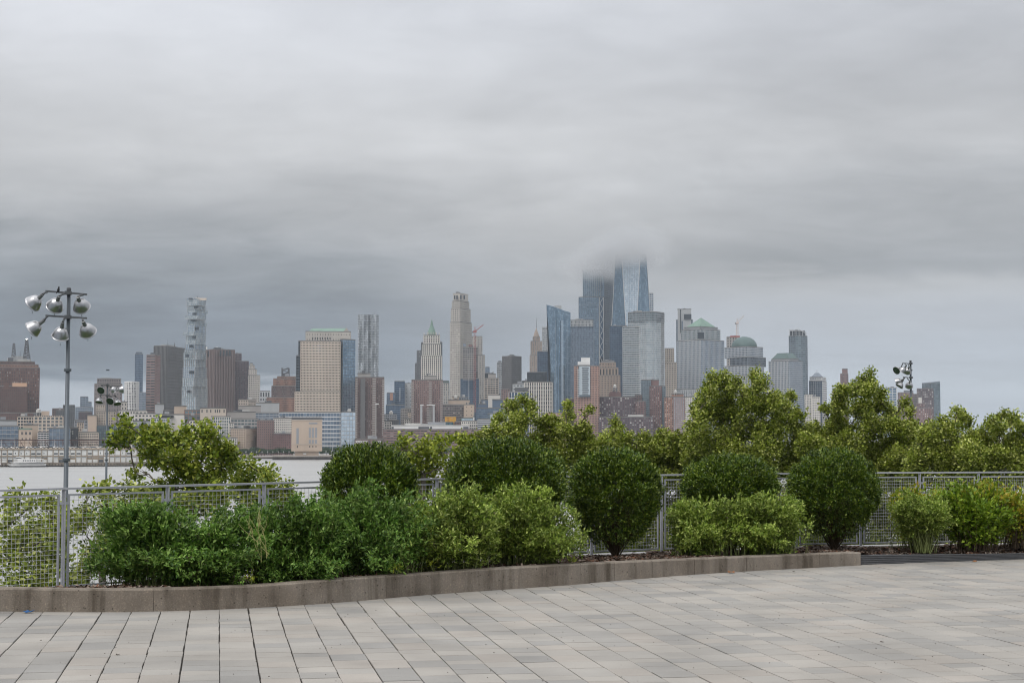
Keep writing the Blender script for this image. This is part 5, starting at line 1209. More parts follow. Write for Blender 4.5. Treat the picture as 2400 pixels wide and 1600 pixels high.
def kerb_mat():
    m, nt, b = new_mat('kerb_concrete'); N, L = nt.nodes.new, nt.links.new
    g = N('ShaderNodeNewGeometry')
    def noise(sc_, det, stretch=(1, 1, 1)):
        mp = N('ShaderNodeMapping'); mp.inputs['Scale'].default_value = stretch; L(g.outputs['Position'], mp.inputs[0])
        n = N('ShaderNodeTexNoise'); n.inputs['Scale'].default_value = sc_; n.inputs['Detail'].default_value = det; n.inputs['Roughness'].default_value = .6; L(mp.outputs[0], n.inputs['Vector']); return n.outputs[0]
    def ramp(s, stops):
        r = N('ShaderNodeValToRGB'); L(s, r.inputs[0]); cr = r.color_ramp
        while len(cr.elements) < len(stops): cr.elements.new(.5)
        for e, (p, c) in zip(cr.elements, stops): e.position = p; e.color = (*c, 1)
        return r.outputs[0]
    def mix(f, a, b_, mode='MIX'):
        n = N('ShaderNodeMix'); n.data_type = 'RGBA'; n.blend_type = mode
        for s, v in ((0, f), (6, a), (7, b_)):
            if isinstance(v, (int, float)): n.inputs[s].default_value = v
            elif isinstance(v, tuple): n.inputs[s].default_value = (*v, 1)
            else: L(v, n.inputs[s])
        return n.outputs[2]
    base = ramp(noise(1.4, 6), [(.3, (.15, .126, .102)), (.5, (.215, .185, .154)), (.72, (.28, .247, .21))])
    streak = ramp(noise(5.0, 4, (1, 1, .1)), [(.32, (.42, .40, .37)), (.5, (.95, .95, .95)), (.62, (1.1, 1.09, 1.08))])
    c = mix(.9, base, streak, 'MULTIPLY')
    spk = ramp(noise(75, 2), [(.0, (.3, .28, .25)), (.40, (.85, .85, .85)), (.58, (1.05, 1.05, 1.05)), (.70, (2.0, 1.9, 1.7))])
    c = mix(.5, c, spk, 'MULTIPLY')
    pit = N('ShaderNodeTexVoronoi'); pit.inputs['Scale'].default_value = 16; L(g.outputs['Position'], pit.inputs['Vector'])
    pr = N('ShaderNodeMapRange'); L(pit.outputs['Distance'], pr.inputs[0]); pr.inputs[1].default_value = .08; pr.inputs[2].default_value = .16
    pr.inputs[3].default_value = .35; pr.inputs[4].default_value = 1
    pn = N('ShaderNodeVectorMath'); pn.operation = 'SCALE'; L(c, pn.inputs[0]); L(pr.outputs[0], pn.inputs['Scale'])
    c = pn.outputs[0]
    # rust runs: rare vertical streaks
    rs = N('ShaderNodeMapRange'); L(noise(2.3, 1, (1, 1, .02)), rs.inputs[0]); rs.inputs[1].default_value = .72; rs.inputs[2].default_value = .78; rs.inputs[3].default_value = 0; rs.inputs[4].default_value = .6
    c = mix(rs.outputs[0], c, (.16, .075, .03))
    L(c, b.inputs['Base Color']); b.inputs['Roughness'].default_value = .9; b.inputs['Specular IOR Level'].default_value = .2
    bp = N('ShaderNodeBump'); bp.inputs['Strength'].default_value = .6; bp.inputs['Distance'].default_value = .006
    L(noise(60, 4), bp.inputs['Height']); L(bp.outputs[0], b.inputs['Normal'])
kerb_mat()
pm('fence_paint', (.36, .37, .40), .5, .06, 2.0, spec=.4)
pm('wire_paint', (.46, .47, .475), .5, .06, 2.0, spec=.4)
pm('edging_metal', (.13, .133, .14), .45, .15, 3, metal=.3, spec=.4)
pm('sill_concrete', (.42, .405, .385), .85, .15, 3, bump=.3)
def sweep(name, mat, parent, foot, top, prof):
    """prof: list of (back, z as fraction of top or absolute offset pair (frac, add))"""
    mb = MB(); n = len(foot); rows = []
    for i in range(n):
        d = (foot[min(i + 1, n - 1)] - foot[max(i - 1, 0)]).normalized(); bk = Vector((-d.y, d.x, 0))
        if bk.y < 0: bk = -bk
        rows.append([Vector((foot[i].x, foot[i].y, 0)) + bk * b + Vector((0, 0, top[i] * fr + ad)) for b, fr, ad in prof])
    m_ = len(prof)
    for i in range(n - 1):
        for k in range(m_ - 1): mb.quad(rows[i][k], rows[i + 1][k], rows[i + 1][k + 1], rows[i][k + 1])
    for i in (0, n - 1): mb.poly(rows[i] if i == 0 else rows[i][::-1])
    return mb.build(name, mat, parent)
def kerb():
    c = K_FOOT[len(K_FOOT) // 2]
    root = empty('planter_wall', (c.x, c.y, 0), 'low rough brown concrete kerb wall curving along the planting bed', 'wall')
    joints = [-600, 360, 905, 1362, 1441, 1529, 1628, 1750, 1922, 2100]
    px_of = [p.x / p.y * F * (CT) + 1200 for p in K_FOOT]
    xs = np.array([t[0] for t in smooth(dense(KERB))])
    fx, fy, ft = np.array([p.x for p in K_FOOT]), np.array([p.y for p in K_FOOT]), np.array(K_TOP)
    prof = [(0.0, 0, -.06), (.004, 1, -.014), (.016, 1, 0), (.17, 1, .002), (.185, 1, -.012), (.19, 0, -.06)]
    for a, b in zip(joints[:-1], joints[1:]):
        a2, b2 = max(a, xs[0]), min(b, xs[-1])
        q = np.linspace(a2 + .45, b2 - (.45 if b2 < xs[-1] else 0), max(3, int((b2 - a2) / 30)))
        pts = [Vector((np.interp(t, xs, fx), np.interp(t, xs, fy), 0)) for t in q]; tp = [float(np.interp(t, xs, ft)) for t in q]
        sweep('wall_section', 'kerb_concrete', root, pts, tp, prof)
    # dark corrugated metal edging that carries on to the right
    e = empty('metal_edging', (E_FOOT[2].x, E_FOOT[2].y, 0), 'dark ribbed metal edging along the bed right of the concrete kerb', 'edging')
    n = 5; prof = [(.0, 0, -.05)]
    for i in range(n):
        z0, z1 = i / n, (i + 1) / n; prof += [(.012, z0, .004), (.0, z0 + .06, 0), (.0, z1 - .06, 0), (.012, z1, -.004)]
    prof += [(.03, 1, 0), (.035, 0, -.05)]
    f2 = [p + Vector((0, .03, 0)) for p in E_FOOT]
    sweep('edging_strip', 'edging_metal', e, f2, [t for t in E_TOP], prof)
kerb()

# fence line: photo x of each post, depth from the camera
FPOST = [(-350, 15.5), (-98, 16.3), (150, 17.25), (393, 18.15), (619, 19.05), (823, 20.0), (1025, 20.9), (1207, 21.65), (1387, 22.3), (1551, 22.85), (1710, 23.3), (1867, 23.75), (2017, 24.1), (2157, 24.3), (2295, 24.45), (2432, 24.6), (2568, 24.75), (2700, 24.9), (2830, 25.0)]
FB, FT = CZ - 1.655, CZ - .585           # foot and rail height
def fpt(i, z=0.0):
    px, Y = FPOST[i]; p = P(px, 1200, Y); return Vector((p.x, p.y, z))
def fence_y(x):
    for i in range(len(FPOST) - 1):
        a, b = fpt(i), fpt(i + 1)
        if a.x <= x <= b.x: return a.y + (b.y - a.y) * (x - a.x) / (b.x - a.x)
    return fpt(0).y if x < 0 else fpt(len(FPOST) - 1).y
def fence():
    c = fpt(8); root = empty('mesh_fence', (c.x, c.y, FB), 'grey steel railing fence with square wire mesh panels behind the planting bed', 'fence')
    n = len(FPOST)
    for i in range(n):
        p = fpt(i); d = (fpt(min(i + 1, n - 1)) - fpt(max(i - 1, 0))).normalized(); bk = Vector((-d.y, d.x, 0))
        mb = MB(); mb.box(p - d * .013 - bk * .006 + Vector((0, 0, FB)), d * .026, bk * .034, (0, 0, FT - FB - .012))
        mb.box(p - d * .006 - bk * .026 + Vector((0, 0, FB)), d * .012, bk * .0195, (0, 0, FT - FB - .02)); post = mb.build('post', 'fence_paint', root)
        mb = MB()
        mb.box(p - d * .06 - bk * .012 + Vector((0, 0, FT - .17)), d * .12, bk * .006 - bk * .001, (0, 0, .03))
        mb.build('bracket', 'fence_paint', post)
    for i in range(n - 1):
        a, b = fpt(i), fpt(i + 1); d = b - a; L_ = d.length; d.normalize(); bk = Vector((-d.y, d.x, 0)); Z = Vector((0, 0, 1))
        mb = MB(); mb.box(a - bk * .02 + Z * (FT - .012), d * (L_ - .002), bk * .05, Z * .022); mb.build('top_rail', 'fence_paint', root)
        g = .05; s0, s1 = a + d * g, b - d * g; z0, z1 = FB + .03, FT - .058; w = s1 - s0; q = .02
        pn = MB()
        pn.box(s0 + Z * (z1 - q), w, bk * q, Z * q); pn.box(s0 + Z * z0, w, bk * q, Z * q)
        pn.box(s0 + Z * (z0 + q), d * q, bk * q, Z * (z1 - z0 - 2 * q)); pn.box(s1 - d * q + Z * (z0 + q), d * q, bk * q, Z * (z1 - z0 - 2 * q))
        panel = pn.build('panel_frame', 'fence_paint', root)
        wm = MB(); nx = 22; nz = int((z1 - z0 - 2 * q) / .046); r = .0019
        for k in range(1, nx):
            p = s0 + d * (q + (w.length - 2 * q) * k / nx) + bk * (q / 2)
            wm.tube([p + Z * (z0 + q), p + Z * (z1 - q)], r, 4, False)
        for k in range(1, nz):
            z = z0 + q + (z1 - z0 - 2 * q) * k / nz; p = s0 + bk * (q / 2 - .005) + Z * z
            wm.tube([p + d * q, p + w - d * q], r, 4, False)
        wm.build('wire_mesh', 'wire_paint', panel, kind='stuff')
fence()

def bed():
    m, nt, b = new_mat('mulch_soil'); N, L = nt.nodes.new, nt.links.new
    g = N('ShaderNodeNewGeometry')
    n = N('ShaderNodeTexNoise'); n.inputs['Scale'].default_value = 30; n.inputs['Detail'].default_value = 6; n.inputs['Roughness'].default_value = .7; L(g.outputs['Position'], n.inputs['Vector'])
    r = N('ShaderNodeValToRGB'); L(n.outputs[0], r.inputs[0]); cr = r.color_ramp
    cr.elements[0].position = .3; cr.elements[0].color = (.03, .02, .014, 1); cr.elements[1].position = .75; cr.elements[1].color = (.15, .105, .075, 1)
    L(r.outputs[0], b.inputs['Base Color']); b.inputs['Roughness'].default_value = .95
    bp = N('ShaderNodeBump'); bp.inputs['Strength'].default_value = .9; bp.inputs['Distance'].default_value = .03; L(n.outputs[0], bp.inputs['Height']); L(bp.outputs[0], b.inputs['Normal'])
    pm('mulch_dark', (.075, .048, .034), .9, .35, 20); pm('mulch_pale', (.24, .19, .155), .9, .3, 20); pm('mulch_red', (.16, .075, .045), .9, .3, 20)
    xs = np.linspace(K_FOOT[0].x, E_FOOT[-1].x, 180); rows = []; mb = MB(); nr = 9; rr = random.Random(4)
    pts = K_FOOT + E_FOOT[1:]; tops = K_TOP + E_TOP[1:]; px_ = [p.x for p in pts]
    for x in xs:
        y0 = kerb_y(x) + (.185 if x < K_FOOT[-1].x else .06); y1 = max(y0 + .02, fence_y(x) + .2); zt = float(np.interp(x, px_, tops)) - .035
        rows.append([Vector((x, y0 + (y1 - y0) * k / (nr - 1), (zt * (1 - k / (nr - 1)) + (FB - .02) * k / (nr - 1)) + rr.uniform(-.008, .012) + .02 * math.sin(x * 3 + k))) for k in range(nr)])
    for i in range(len(xs) - 1):
        for k in range(nr - 1): mb.quad(rows[i][k], rows[i + 1][k], rows[i + 1][k + 1], rows[i][k + 1])
    q = mb.build('planting_bed', 'mulch_soil', None, True); tag(q, kind='structure')
    # loose bark chips
    g_ = np.random.default_rng(6); n = 26000; ii = g_.integers(0, len(xs) - 1, n); kk = g_.integers(0, nr - 2, n); v, f, mi = [], [], []
    P0 = np.array([[list(p) for p in r_] for r_ in rows]); u, w = g_.random(n)[:, None], g_.random(n)[:, None]
    c = P0[ii, kk] * (1 - u) * (1 - w) + P0[ii + 1, kk] * u * (1 - w) + P0[ii, kk + 1] * (1 - u) * w + P0[ii + 1, kk + 1] * u * w + [0, 0, .012]
    a = g_.uniform(0, 6.28, n); ln, wd = g_.uniform(.012, .04, n), g_.uniform(.005, .014, n); t = g_.normal(size=n) * .35
    ex = np.stack([np.cos(a), np.sin(a), np.sin(t)], 1) * ln[:, None]; ey = np.stack([-np.sin(a), np.cos(a), g_.normal(size=n) * .3], 1) * wd[:, None]
    v = np.stack([c - ex - ey, c + ex - ey, c + ex + ey, c - ex + ey], 1).reshape(-1, 3); f = np.arange(n * 4).reshape(-1, 4)
    me = np_mesh('bark_mulch', v, f, ['mulch_dark', 'mulch_pale', 'mulch_red'], g_.choice([0, 0, 0, 1, 1, 2], n))
    tag(link('bark_mulch', me, q), kind='stuff')
    # pale concrete sill under the fence
    mb = MB()
    for i in range(len(FPOST) - 1):
        a, b2 = fpt(i), fpt(i + 1); d = b2 - a; bk = Vector((-d.y, d.x, 0)).normalized()
        mb.box(a - bk * .09 + Vector((0, 0, FB - .2)), d, bk * .3, (0, 0, .196))
    tag(mb.build('fence_sill', 'sill_concrete'), 'pale concrete sill strip under the mesh fence', 'sill')
bed()

# the lower ground beyond the terrace wall
pm('lower_grass', (.05, .075, .03), .95, .3, .2)
mb = MB(); mb.quad((-90, 18, -20.2), (110, 18, -20.2), (110, 185, -20.2), (-90, 185, -20.2)); mb.quad((-90, 185, -26), (110, 185, -26), (110, 185, -20.2), (-90, 185, -20.2)); tag(mb.build('lower_ground', 'lower_grass'), kind='structure')
def terrace_wall():
    mb = MB()
    for i in range(len(FPOST) - 1):
        a, b = fpt(i), fpt(i + 1); d = b - a; bk = Vector((-d.y, d.x, 0)).normalized()
        mb.box(a + bk * .205 + Vector((0, 0, -20.3)), d, bk * .35, (0, 0, 20.3 + FB - .05))
    tag(mb.build('terrace_wall', 'sill_concrete'), kind='structure')
terrace_wall()

# ------------------------------------------------------------------ field lights
pm('lamp_pole', (.105, .12, .135), .5, .1, 1.5, metal=.35, spec=.4)
pm('lamp_arm', (.10, .105, .11), .5, .15, 3, metal=.4)
pm('aluminium', (.44, .44, .45), .3, .06, 6, metal=.95)
pm('lamp_lens', (.035, .055, .04), .12, .2, 4, spec=.7)
pm('socket_grey', (.20, .205, .21), .5, .12, 8, metal=.4)
def field_light(label, px, pytop, Y, arms, lamps, pw, rb):
    top = P(px, pytop, Y); root = empty('floodlight_pole', (top.x, Y, -20.2), label, 'floodlight')
    mb = MB(); mb.tube([(top.x, Y, -20.2), (top.x, Y, top.z)], [pw * 1.35, pw * .62], 12); pole = mb.build('pole', 'lamp_pole', root, True)
    mb = MB(); mb.lathe((top.x, Y, top.z), [(pw * .75, -.06), (pw * .75, .03), (.01, .05)], n=10); mb.build('pole_cap', 'lamp_arm', pole)
    for z_ in (677 + 190, 677 + 400):
        p = P(px, z_, Y); mb = MB(); mb.lathe((top.x, Y, p.z), [(pw * 1.0, -.05), (pw * 1.22, -.04), (pw * 1.22, .04), (pw * 1.0, .05)], n=10); mb.build('pole_collar', 'lamp_pole', pole)
    for (xa, ya), (xb, yb) in arms:
        a, b = P(xa, ya, Y - .12), P(xb, yb, Y - .12); mb = MB(); d = (b - a); h = rb * .2
        mb.box(a - Vector((0, h / 2, h / 2)), d, (0, h, 0), (0, 0, h)); arm = mb.build('crossarm', 'lamp_arm', root)
        m_ = P(px, (ya + yb) / 2, Y); mb = MB(); mb.cbox((top.x, Y - .06, (a.z + b.z) / 2), pw * 1.9, pw * 1.9, rb * .42); mb.build('arm_clamp', 'lamp_arm', arm)
    for lx, ly, aim, (hx, hy) in lamps:
        ax = Vector(aim).normalized(); c = P(lx, ly, Y - .15) ; R_ = rb; D_ = rb * 1.15
        # bowl: apex behind, opening along ax
        apex = c - ax * D_ * .55
        prof = [(R_ * .16, -.02), (R_ * .30, D_ * .03)]
        for i in range(1, 9): t = i / 8; prof.append((R_ * (.30 + .70 * math.sqrt(t)), D_ * (.03 + .97 * t ** 1.1)))
        prof += [(R_ * 1.045, D_), (R_ * 1.045, D_ * 1.04), (R_ * .98, D_ * 1.04)]
        mb = MB(); mb.lathe(apex, prof, ax, 24); bowl = mb.build('reflector', 'aluminium', root, True)
        mb = MB(); mb.lathe(apex, [(R_ * .98, D_ * 1.0), (R_ * .6, D_ * 1.03), (.005, D_ * 1.05)], ax, 24); mb.build('lens', 'lamp_lens', bowl, True)
        h = P(hx, hy, Y - .12); e = apex - ax * R_ * .75
        mb = MB(); mb.tube([apex + ax * .01, e], [R_ * .24, R_ * .2], 10); mb.build('socket_housing', 'socket_grey', bowl)
        mb = MB(); mb.tube([e, (e + h) / 2 + Vector((0, 0, .02)), h], [R_ * .13, R_ * .12, R_ * .12], 8); mb.build('mount_arm', 'lamp_arm', bowl)
        mb = MB(); rim = apex + ax * D_ * 1.04 - Vector((0, 0, 1)) * R_ * .8
        mb.tube([rim, rim - Vector((0, 0, R_ * .3))], R_ * .03, 4); mb.build('latch', 'lamp_arm', bowl)
field_light('tall grey floodlight pole with six silver bowl lamps at the left', 161.5, 677, 53.0,
    [((107, 682), (204, 690)), ((107, 739.5), (204, 745.5))],
    [(83, 706, (-.72, .40, -.55), (111, 684)), (131, 712, (-.45, .66, -.58), (153, 688)), (189, 713, (.03, .84, -.55), (195, 691)),
     (83, 766, (-.80, .18, -.58), (112, 741)), (143, 779, (-.28, .55, -.8), (152, 745)), (203, 771, (.1, .80, -.6), (194, 747))], .098, .28)
field_light('shorter floodlight pole beside the left tree with lamps facing both ways', 252, 900, 127.0,
    [((236, 902), (284, 904)), ((233, 926), (272, 927))],
    [(238, 913, (-.15, -.86, -.36), (238, 903)), (265, 912, (.45, .45, -.6), (259, 904)), (283, 913, (.75, .35, .1), (276, 905)),
     (233, 938, (-.08, -.35, -.9), (235, 927)), (259.5, 938, (-.15, -.82, -.42), (255, 927)), (275, 942, (.2, -.35, -.88), (268, 928))], .11, .30)
field_light('floodlight pole rising out of the big trees at the right', 2134, 846, 112.0,
    [((2115, 851), (2139, 852)), ((2116, 883.5), (2140, 885))],
    [(2104, 866, (-.72, -.5, -.42), (2116, 852)), (2117, 866, (-.45, .4, -.7), (2121, 853)), (2127, 868, (-.1, .7, -.6), (2128, 853)),
     (2107, 893, (-.6, .5, -.3), (2118, 885)), (2110, 901, (-.5, -.1, -.72), (2121, 885)), (2131, 901, (.1, .75, -.55), (2126, 886))], .105, .275)
def bird():
    Y = 52.85; c = P(136, 679.5, Y); pm('bird_feather', (.02, .02, .022), .7, .2, 20)
    mb = MB(); s = .055
    mb.lathe(c - Vector((0, 0, s * 1.5)), [(.005, 0), (s * .55, s * .5), (s * .8, s * 1.3), (s * .7, s * 2.1), (s * .45, s * 2.6), (s * .5, s * 3.0), (s * .4, s * 3.4), (.004, s * 3.7)], (.15, 0, 1), 10)
    mb.tube([c + Vector((-s * .3, 0, -s * .8)), c + Vector((-s * 1.1, 0, -s * 2.2))], [s * .4, s * .15], 6)
    mb.tube([c + Vector((s * .5, 0, s * 1.65)), c + Vector((s * 1.0, 0, s * 1.6))], [s * .12, s * .02], 5)
    o = mb.build('bird', 'bird_feather', None, True); tag(o, 'small dark bird perched on the upper crossarm of the left floodlight', 'bird')
bird()

# ------------------------------------------------------------------ trees beyond the fence
leafm('plane_leaf', [(.065, .105, .009), (.13, .19, .015), (.21, .27, .024), (.31, .36, .04), (.46, .47, .10)], .22, .5)
leafm('plane_leaf_olive', [(.08, .115, .012), (.16, .215, .020), (.26, .32, .034), (.38, .42, .075), (.58, .59, .21)], .22, .5)
leafm('lime_leaf', [(.09, .13, .010), (.18, .235, .016), (.28, .33, .028), (.40, .43, .06)], .22, .5)
pm('plane_bark', (.10, .085, .065), .85, .35, 2.5)
def branch(mb, a, b, r0, r1, sag, rr, n=5):
    a, b = Vector(a), Vector(b); pts, rad = [], []
    for i in range(n + 1):
        t = i / n; p = a.lerp(b, t) + Vector((0, 0, -sag * math.sin(t * math.pi)))
        if 0 < i < n: p += Vector((rr.uniform(-1, 1), rr.uniform(-1, 1), rr.uniform(-1, 1))) * (b - a).length * .035
        pts.append(p); rad.append(r0 + (r1 - r0) * t)
    mb.tube(pts, rad, 5, False); return pts
def tree(label, Y, lobes, base_px, leaf=.17, mat='plane_leaf', seed=1, cover=5.0, group=None, zb=-20.2, thick=1.0, cat='tree'):
    rr = random.Random(seed); g = np.random.default_rng(seed); k = Y / F
    base = P(base_px, 1100, Y); base.z = zb
    root = empty('plane_tree', base, label, cat, group)
    cs = []; lf_px = leaf / k
    C, D = [], []
    for px, py, r in lobes:
        c = P(px, py, Y + rr.uniform(-1.6, 1.6) * thick); R_ = r * k; cs.append((c, R_))
        n = int(cover * math.pi * r * r / (lf_px * lf_px * .38) / 9) + 5
        # tufts sit on knobbly sub-lobes so the outline stays ragged
        ns = max(4, int(r / 4)); d = g.normal(size=(ns, 3)); d /= np.linalg.norm(d, axis=1)[:, None]
        sub = np.array(c) + d * (R_ * g.uniform(.35, .85, ns))[:, None] * [1, 1.0, .95]; sr = R_ * g.uniform(.34, .6, ns)
        ii = g.integers(0, ns, n); e = g.normal(size=(n, 3)); e /= np.linalg.norm(e, axis=1)[:, None]
        tc = sub[ii] + e * (sr[ii] * np.cbrt(g.uniform(.15, 1, n)))[:, None]
        out = (tc - np.array(c)); out /= np.linalg.norm(out, axis=1)[:, None] + 1e-9; out[:, 2] += .35
        m_ = 9; C.append((tc[:, None, :] + g.normal(size=(n, m_, 3)) * leaf * .85).reshape(-1, 3)); D.append(np.repeat(out, m_, 0))
    C, D = np.concatenate(C), np.concatenate(D)
    v, f = leaf_cloud(C, D, leaf, leaf * .85, g, spread=.75)
    link('crown', np_mesh('crown', v, f, mat), root)
    mb = MB(); cen = sum((c for c, _ in cs), Vector()) / len(cs); low = min(c.z for c, _ in cs)
    fork = Vector((base.x + (cen.x - base.x) * .5, Y, low - 1.0)); branch(mb, base, fork, .24, .16, 0, rr, 6)
    hub = Vector((cen.x, Y, low + (cen.z - low) * .35)); branch(mb, fork, hub, .16, .10, 0, rr, 5)
    mb.build('trunk', 'plane_bark', root, True)
    mb = MB()
    order = sorted(cs, key=lambda q: (q[0] - hub).length); done = [hub, fork]
    for c, R_ in order:
        a = min(done, key=lambda q: (q - c).length + (0 if q.z < c.z else 1.2)); L_ = (c - a).length
        pts = branch(mb, a, c, .02 + .011 * L_, .014, -.05 * L_, rr, 5); done += [pts[3], pts[-1]]
        for _ in range(6):
            e = Vector((rr.gauss(0, 1), rr.gauss(0, 1), rr.gauss(.5, .8))).normalized(); branch(mb, pts[rr.choice([2, 3, 4, 5])], c + e * R_ * .95, .014, .004, 0, rr, 3)
    mb.build('limbs', 'plane_bark', root, kind='stuff')
    return len(C)
rowsf = lambda x0, x1, ys, r=42, s=70: [(x + (20 if j % 2 else 0), y, r) for j, y in enumerate(ys) for x in range(x0, x1, s)]
nl = 0
nl += tree('yellow-green tree at the left whose crown covers the white banded block', 58, [(268, 1036, 17), (300, 1026, 28), (287, 995, 11), (345, 1030, 36), (366, 1012, 22), (400, 1042, 40), (440, 1032, 32), (485, 1026, 34), (480, 1001, 12), (516, 1052, 32), (548, 1066, 14), (350, 1074, 26), (410, 1090, 40), (470, 1092, 44), (520, 1102, 32), (318, 1108, 14), (445, 1136, 36), (385, 1142, 24), (500, 1142, 36), (340, 1170, 30), (420, 1182, 45), (500, 1186, 40)], 400, .155, 'plane_leaf', 2, 5.6)
nl += tree('low tree crown right of the left tree, in front of the open water', 62, [(560, 1086, 24), (585, 1110, 28), (620, 1112, 18), (641, 1104, 10), (572, 1150, 36), (622, 1152, 36), (665, 1150, 22), (690, 1168, 18), (600, 1190, 38), (660, 1192, 28)], 610, .155, 'plane_leaf', 3, 5.2)
nl += tree('sparse tree behind the fence mesh at the far left edge', 48, [(40, 1168, 13), (30, 1196, 18), (72, 1186, 16), (112, 1182, 20), (128, 1172, 12), (18, 1236, 16), (62, 1246, 26), (110, 1236, 30), (150, 1216, 22), (58, 1292, 34), (122, 1300, 48), (14, 1310, 26), (84, 1345, 42), (130, 1250, 30), (30, 1270, 24), (20, 1385, 30), (150, 1370, 30), (90, 1400, 40)], 90, .15, 'plane_leaf_olive', 4, 5.0)
nl += tree('sparse tree behind the fence between the tall pole and the dark green shrub', 54, [(200, 1198, 18), (206, 1154, 11), (190, 1236, 26), (240, 1152, 18), (266, 1182, 26), (292, 1144, 22), (255, 1234, 36), (300, 1206, 38), (225, 1292, 38), (190, 1345, 34), (260, 1300, 40), (330, 1150, 20)], 240, .15, 'plane_leaf_olive', 5, 5.2)
nl += tree('bright yellow-green tree top between the two left clipped shrubs', 70, [(940, 1056, 22), (955, 1037, 13), (985, 1050, 25), (1000, 1037, 12), (1030, 1052, 20), (1041, 1034, 9), (960, 1086, 32), (1010, 1086, 36), (928, 1092, 22), (985, 1122, 38), (1050, 1098, 18), (1040, 1130, 30)], 985, .18, 'lime_leaf', 6, 4.4)
nl += tree('small bright tree top right above the second clipped shrub', 74, [(1074, 1022, 11), (1090, 1032, 15), (1080, 1050, 18), (1104, 1052, 18), (1090, 1075, 16), (1112, 1030, 12)], 1090, .18, 'lime_leaf', 7, 4.4)
nl += tree('olive tree with two pointed tops in front of the slit-windowed white block', 84, [(1226, 936, 12), (1202, 956, 20), (1241, 960, 17), (1180, 986, 23), (1225, 986, 28), (1150, 1012, 20), (1130, 1026, 14), (1190, 1020, 32), (1240, 1025, 33), (1290, 1002, 27), (1266, 984, 17), (1290, 1040, 30), (1332, 956, 12), (1341, 976, 16), (1325, 1000, 17), (1357, 1002, 17), (1379, 966, 9), (1371, 1010, 16), (1340, 1032, 28), (1270, 1060, 30), (1200, 1060, 30), (1150, 1052, 24), (1380, 1042, 24)] + rowsf(1130, 1400, (1065, 1095, 1150), 40), 1250, .135, 'plane_leaf_olive', 8, 7.5)
nl += tree('lower olive tree between the twin-topped tree and the biggest tree', 88, [(1441, 990, 11), (1442, 1006, 18), (1462, 1026, 22), (1420, 1026, 18), (1410, 1050, 23), (1470, 1050, 28), (1520, 1042, 26), (1502, 1026, 16), (1552, 1012, 18), (1556, 1040, 27), (1590, 1022, 22), (1600, 1052, 28), (1640, 1042, 28), (1520, 1078, 38), (1580, 1085, 38), (1640, 1078, 34)] + rowsf(1385, 1650, (1070, 1120, 1180, 1240, 1290), 42), 1520, .135, 'plane_leaf_olive', 9, 7.5)
nl += tree('biggest olive tree, broad crown hiding the foot of the pyramid-roofed tower', 84, [(1690, 882, 14), (1670, 897, 18), (1702, 907, 23), (1655, 932, 23), (1700, 942, 33), (1740, 928, 23), (1771, 882, 14), (1786, 902, 20), (1775, 927, 19), (1750, 956, 33), (1800, 956, 33), (1650, 972, 33), (1700, 986, 43), (1628, 987, 23), (1851, 932, 14), (1840, 962, 26), (1870, 988, 23), (1810, 1002, 43), (1760, 1012, 43), (1640, 1032, 38), (1700, 1042, 43), (1860, 1032, 33), (1790, 1062, 43), (1720, 1082, 43), (1850, 1082, 38), (1780, 1112, 43), (1885, 1010, 26), (1895, 1045, 30), (1820, 940, 20), (1725, 905, 18)] + rowsf(1640, 1920, (1080, 1130, 1190, 1250, 1295), 42), 1750, .135, 'plane_leaf_olive', 10, 7.5)
nl += tree('tall olive tree with a pointed crown left of the right floodlight', 86, [(2036, 875, 9), (2011, 892, 16), (2041, 897, 18), (1985, 917, 23), (2030, 922, 30), (2060, 927, 18), (1975, 952, 23), (2020, 962, 36), (2065, 962, 26), (1931, 962, 13), (1945, 987, 23), (1990, 1002, 38), (2050, 1007, 38), (2096, 972, 16), (2121, 947, 11), (2131, 962, 13), (2110, 1002, 23), (1935, 1027, 28), (1990, 1052, 43), (2060, 1057, 43), (2110, 1042, 28), (1950, 1087, 38), (2030, 1102, 43), (2100, 1092, 38), (1910, 1052, 23), (2140, 1000, 20), (2135, 1035, 26), (2090, 1000, 26), (1915, 1010, 20)] + rowsf(1900, 2150, (1085, 1140, 1195, 1250, 1295), 42), 2030, .135, 'plane_leaf_olive', 12, 7.5)
nl += tree('olive tree with a small peak right of the right floodlight', 82, [(2241, 963, 9), (2246, 978, 16), (2216, 992, 18), (2266, 988, 18), (2186, 1012, 23), (2236, 1017, 30), (2160, 1037, 26), (2210, 1052, 38), (2260, 1052, 33), (2150, 1077, 33), (2230, 1097, 43), (2291, 1022, 18), (2280, 1040, 24), (2170, 1010, 18)] + rowsf(2130, 2300, (1075, 1130, 1190, 1250, 1295), 42), 2220, .135, 'plane_leaf_olive', 13, 7.5)
nl += tree('olive tree cut off by the right edge of the picture', 80, [(2330, 988, 11), (2311, 1002, 13), (2351, 978, 13), (2376, 988, 18), (2340, 1012, 23), (2390, 1012, 23), (2310, 1042, 28), (2360, 1052, 38), (2412, 1032, 28), (2320, 1087, 38), (2390, 1097, 38), (2432, 1072, 38)] + rowsf(2280, 2440, (1075, 1130, 1190, 1250, 1295), 42), 2370, .135, 'plane_leaf_olive', 14, 7.5)
print('tree leaves', nl)

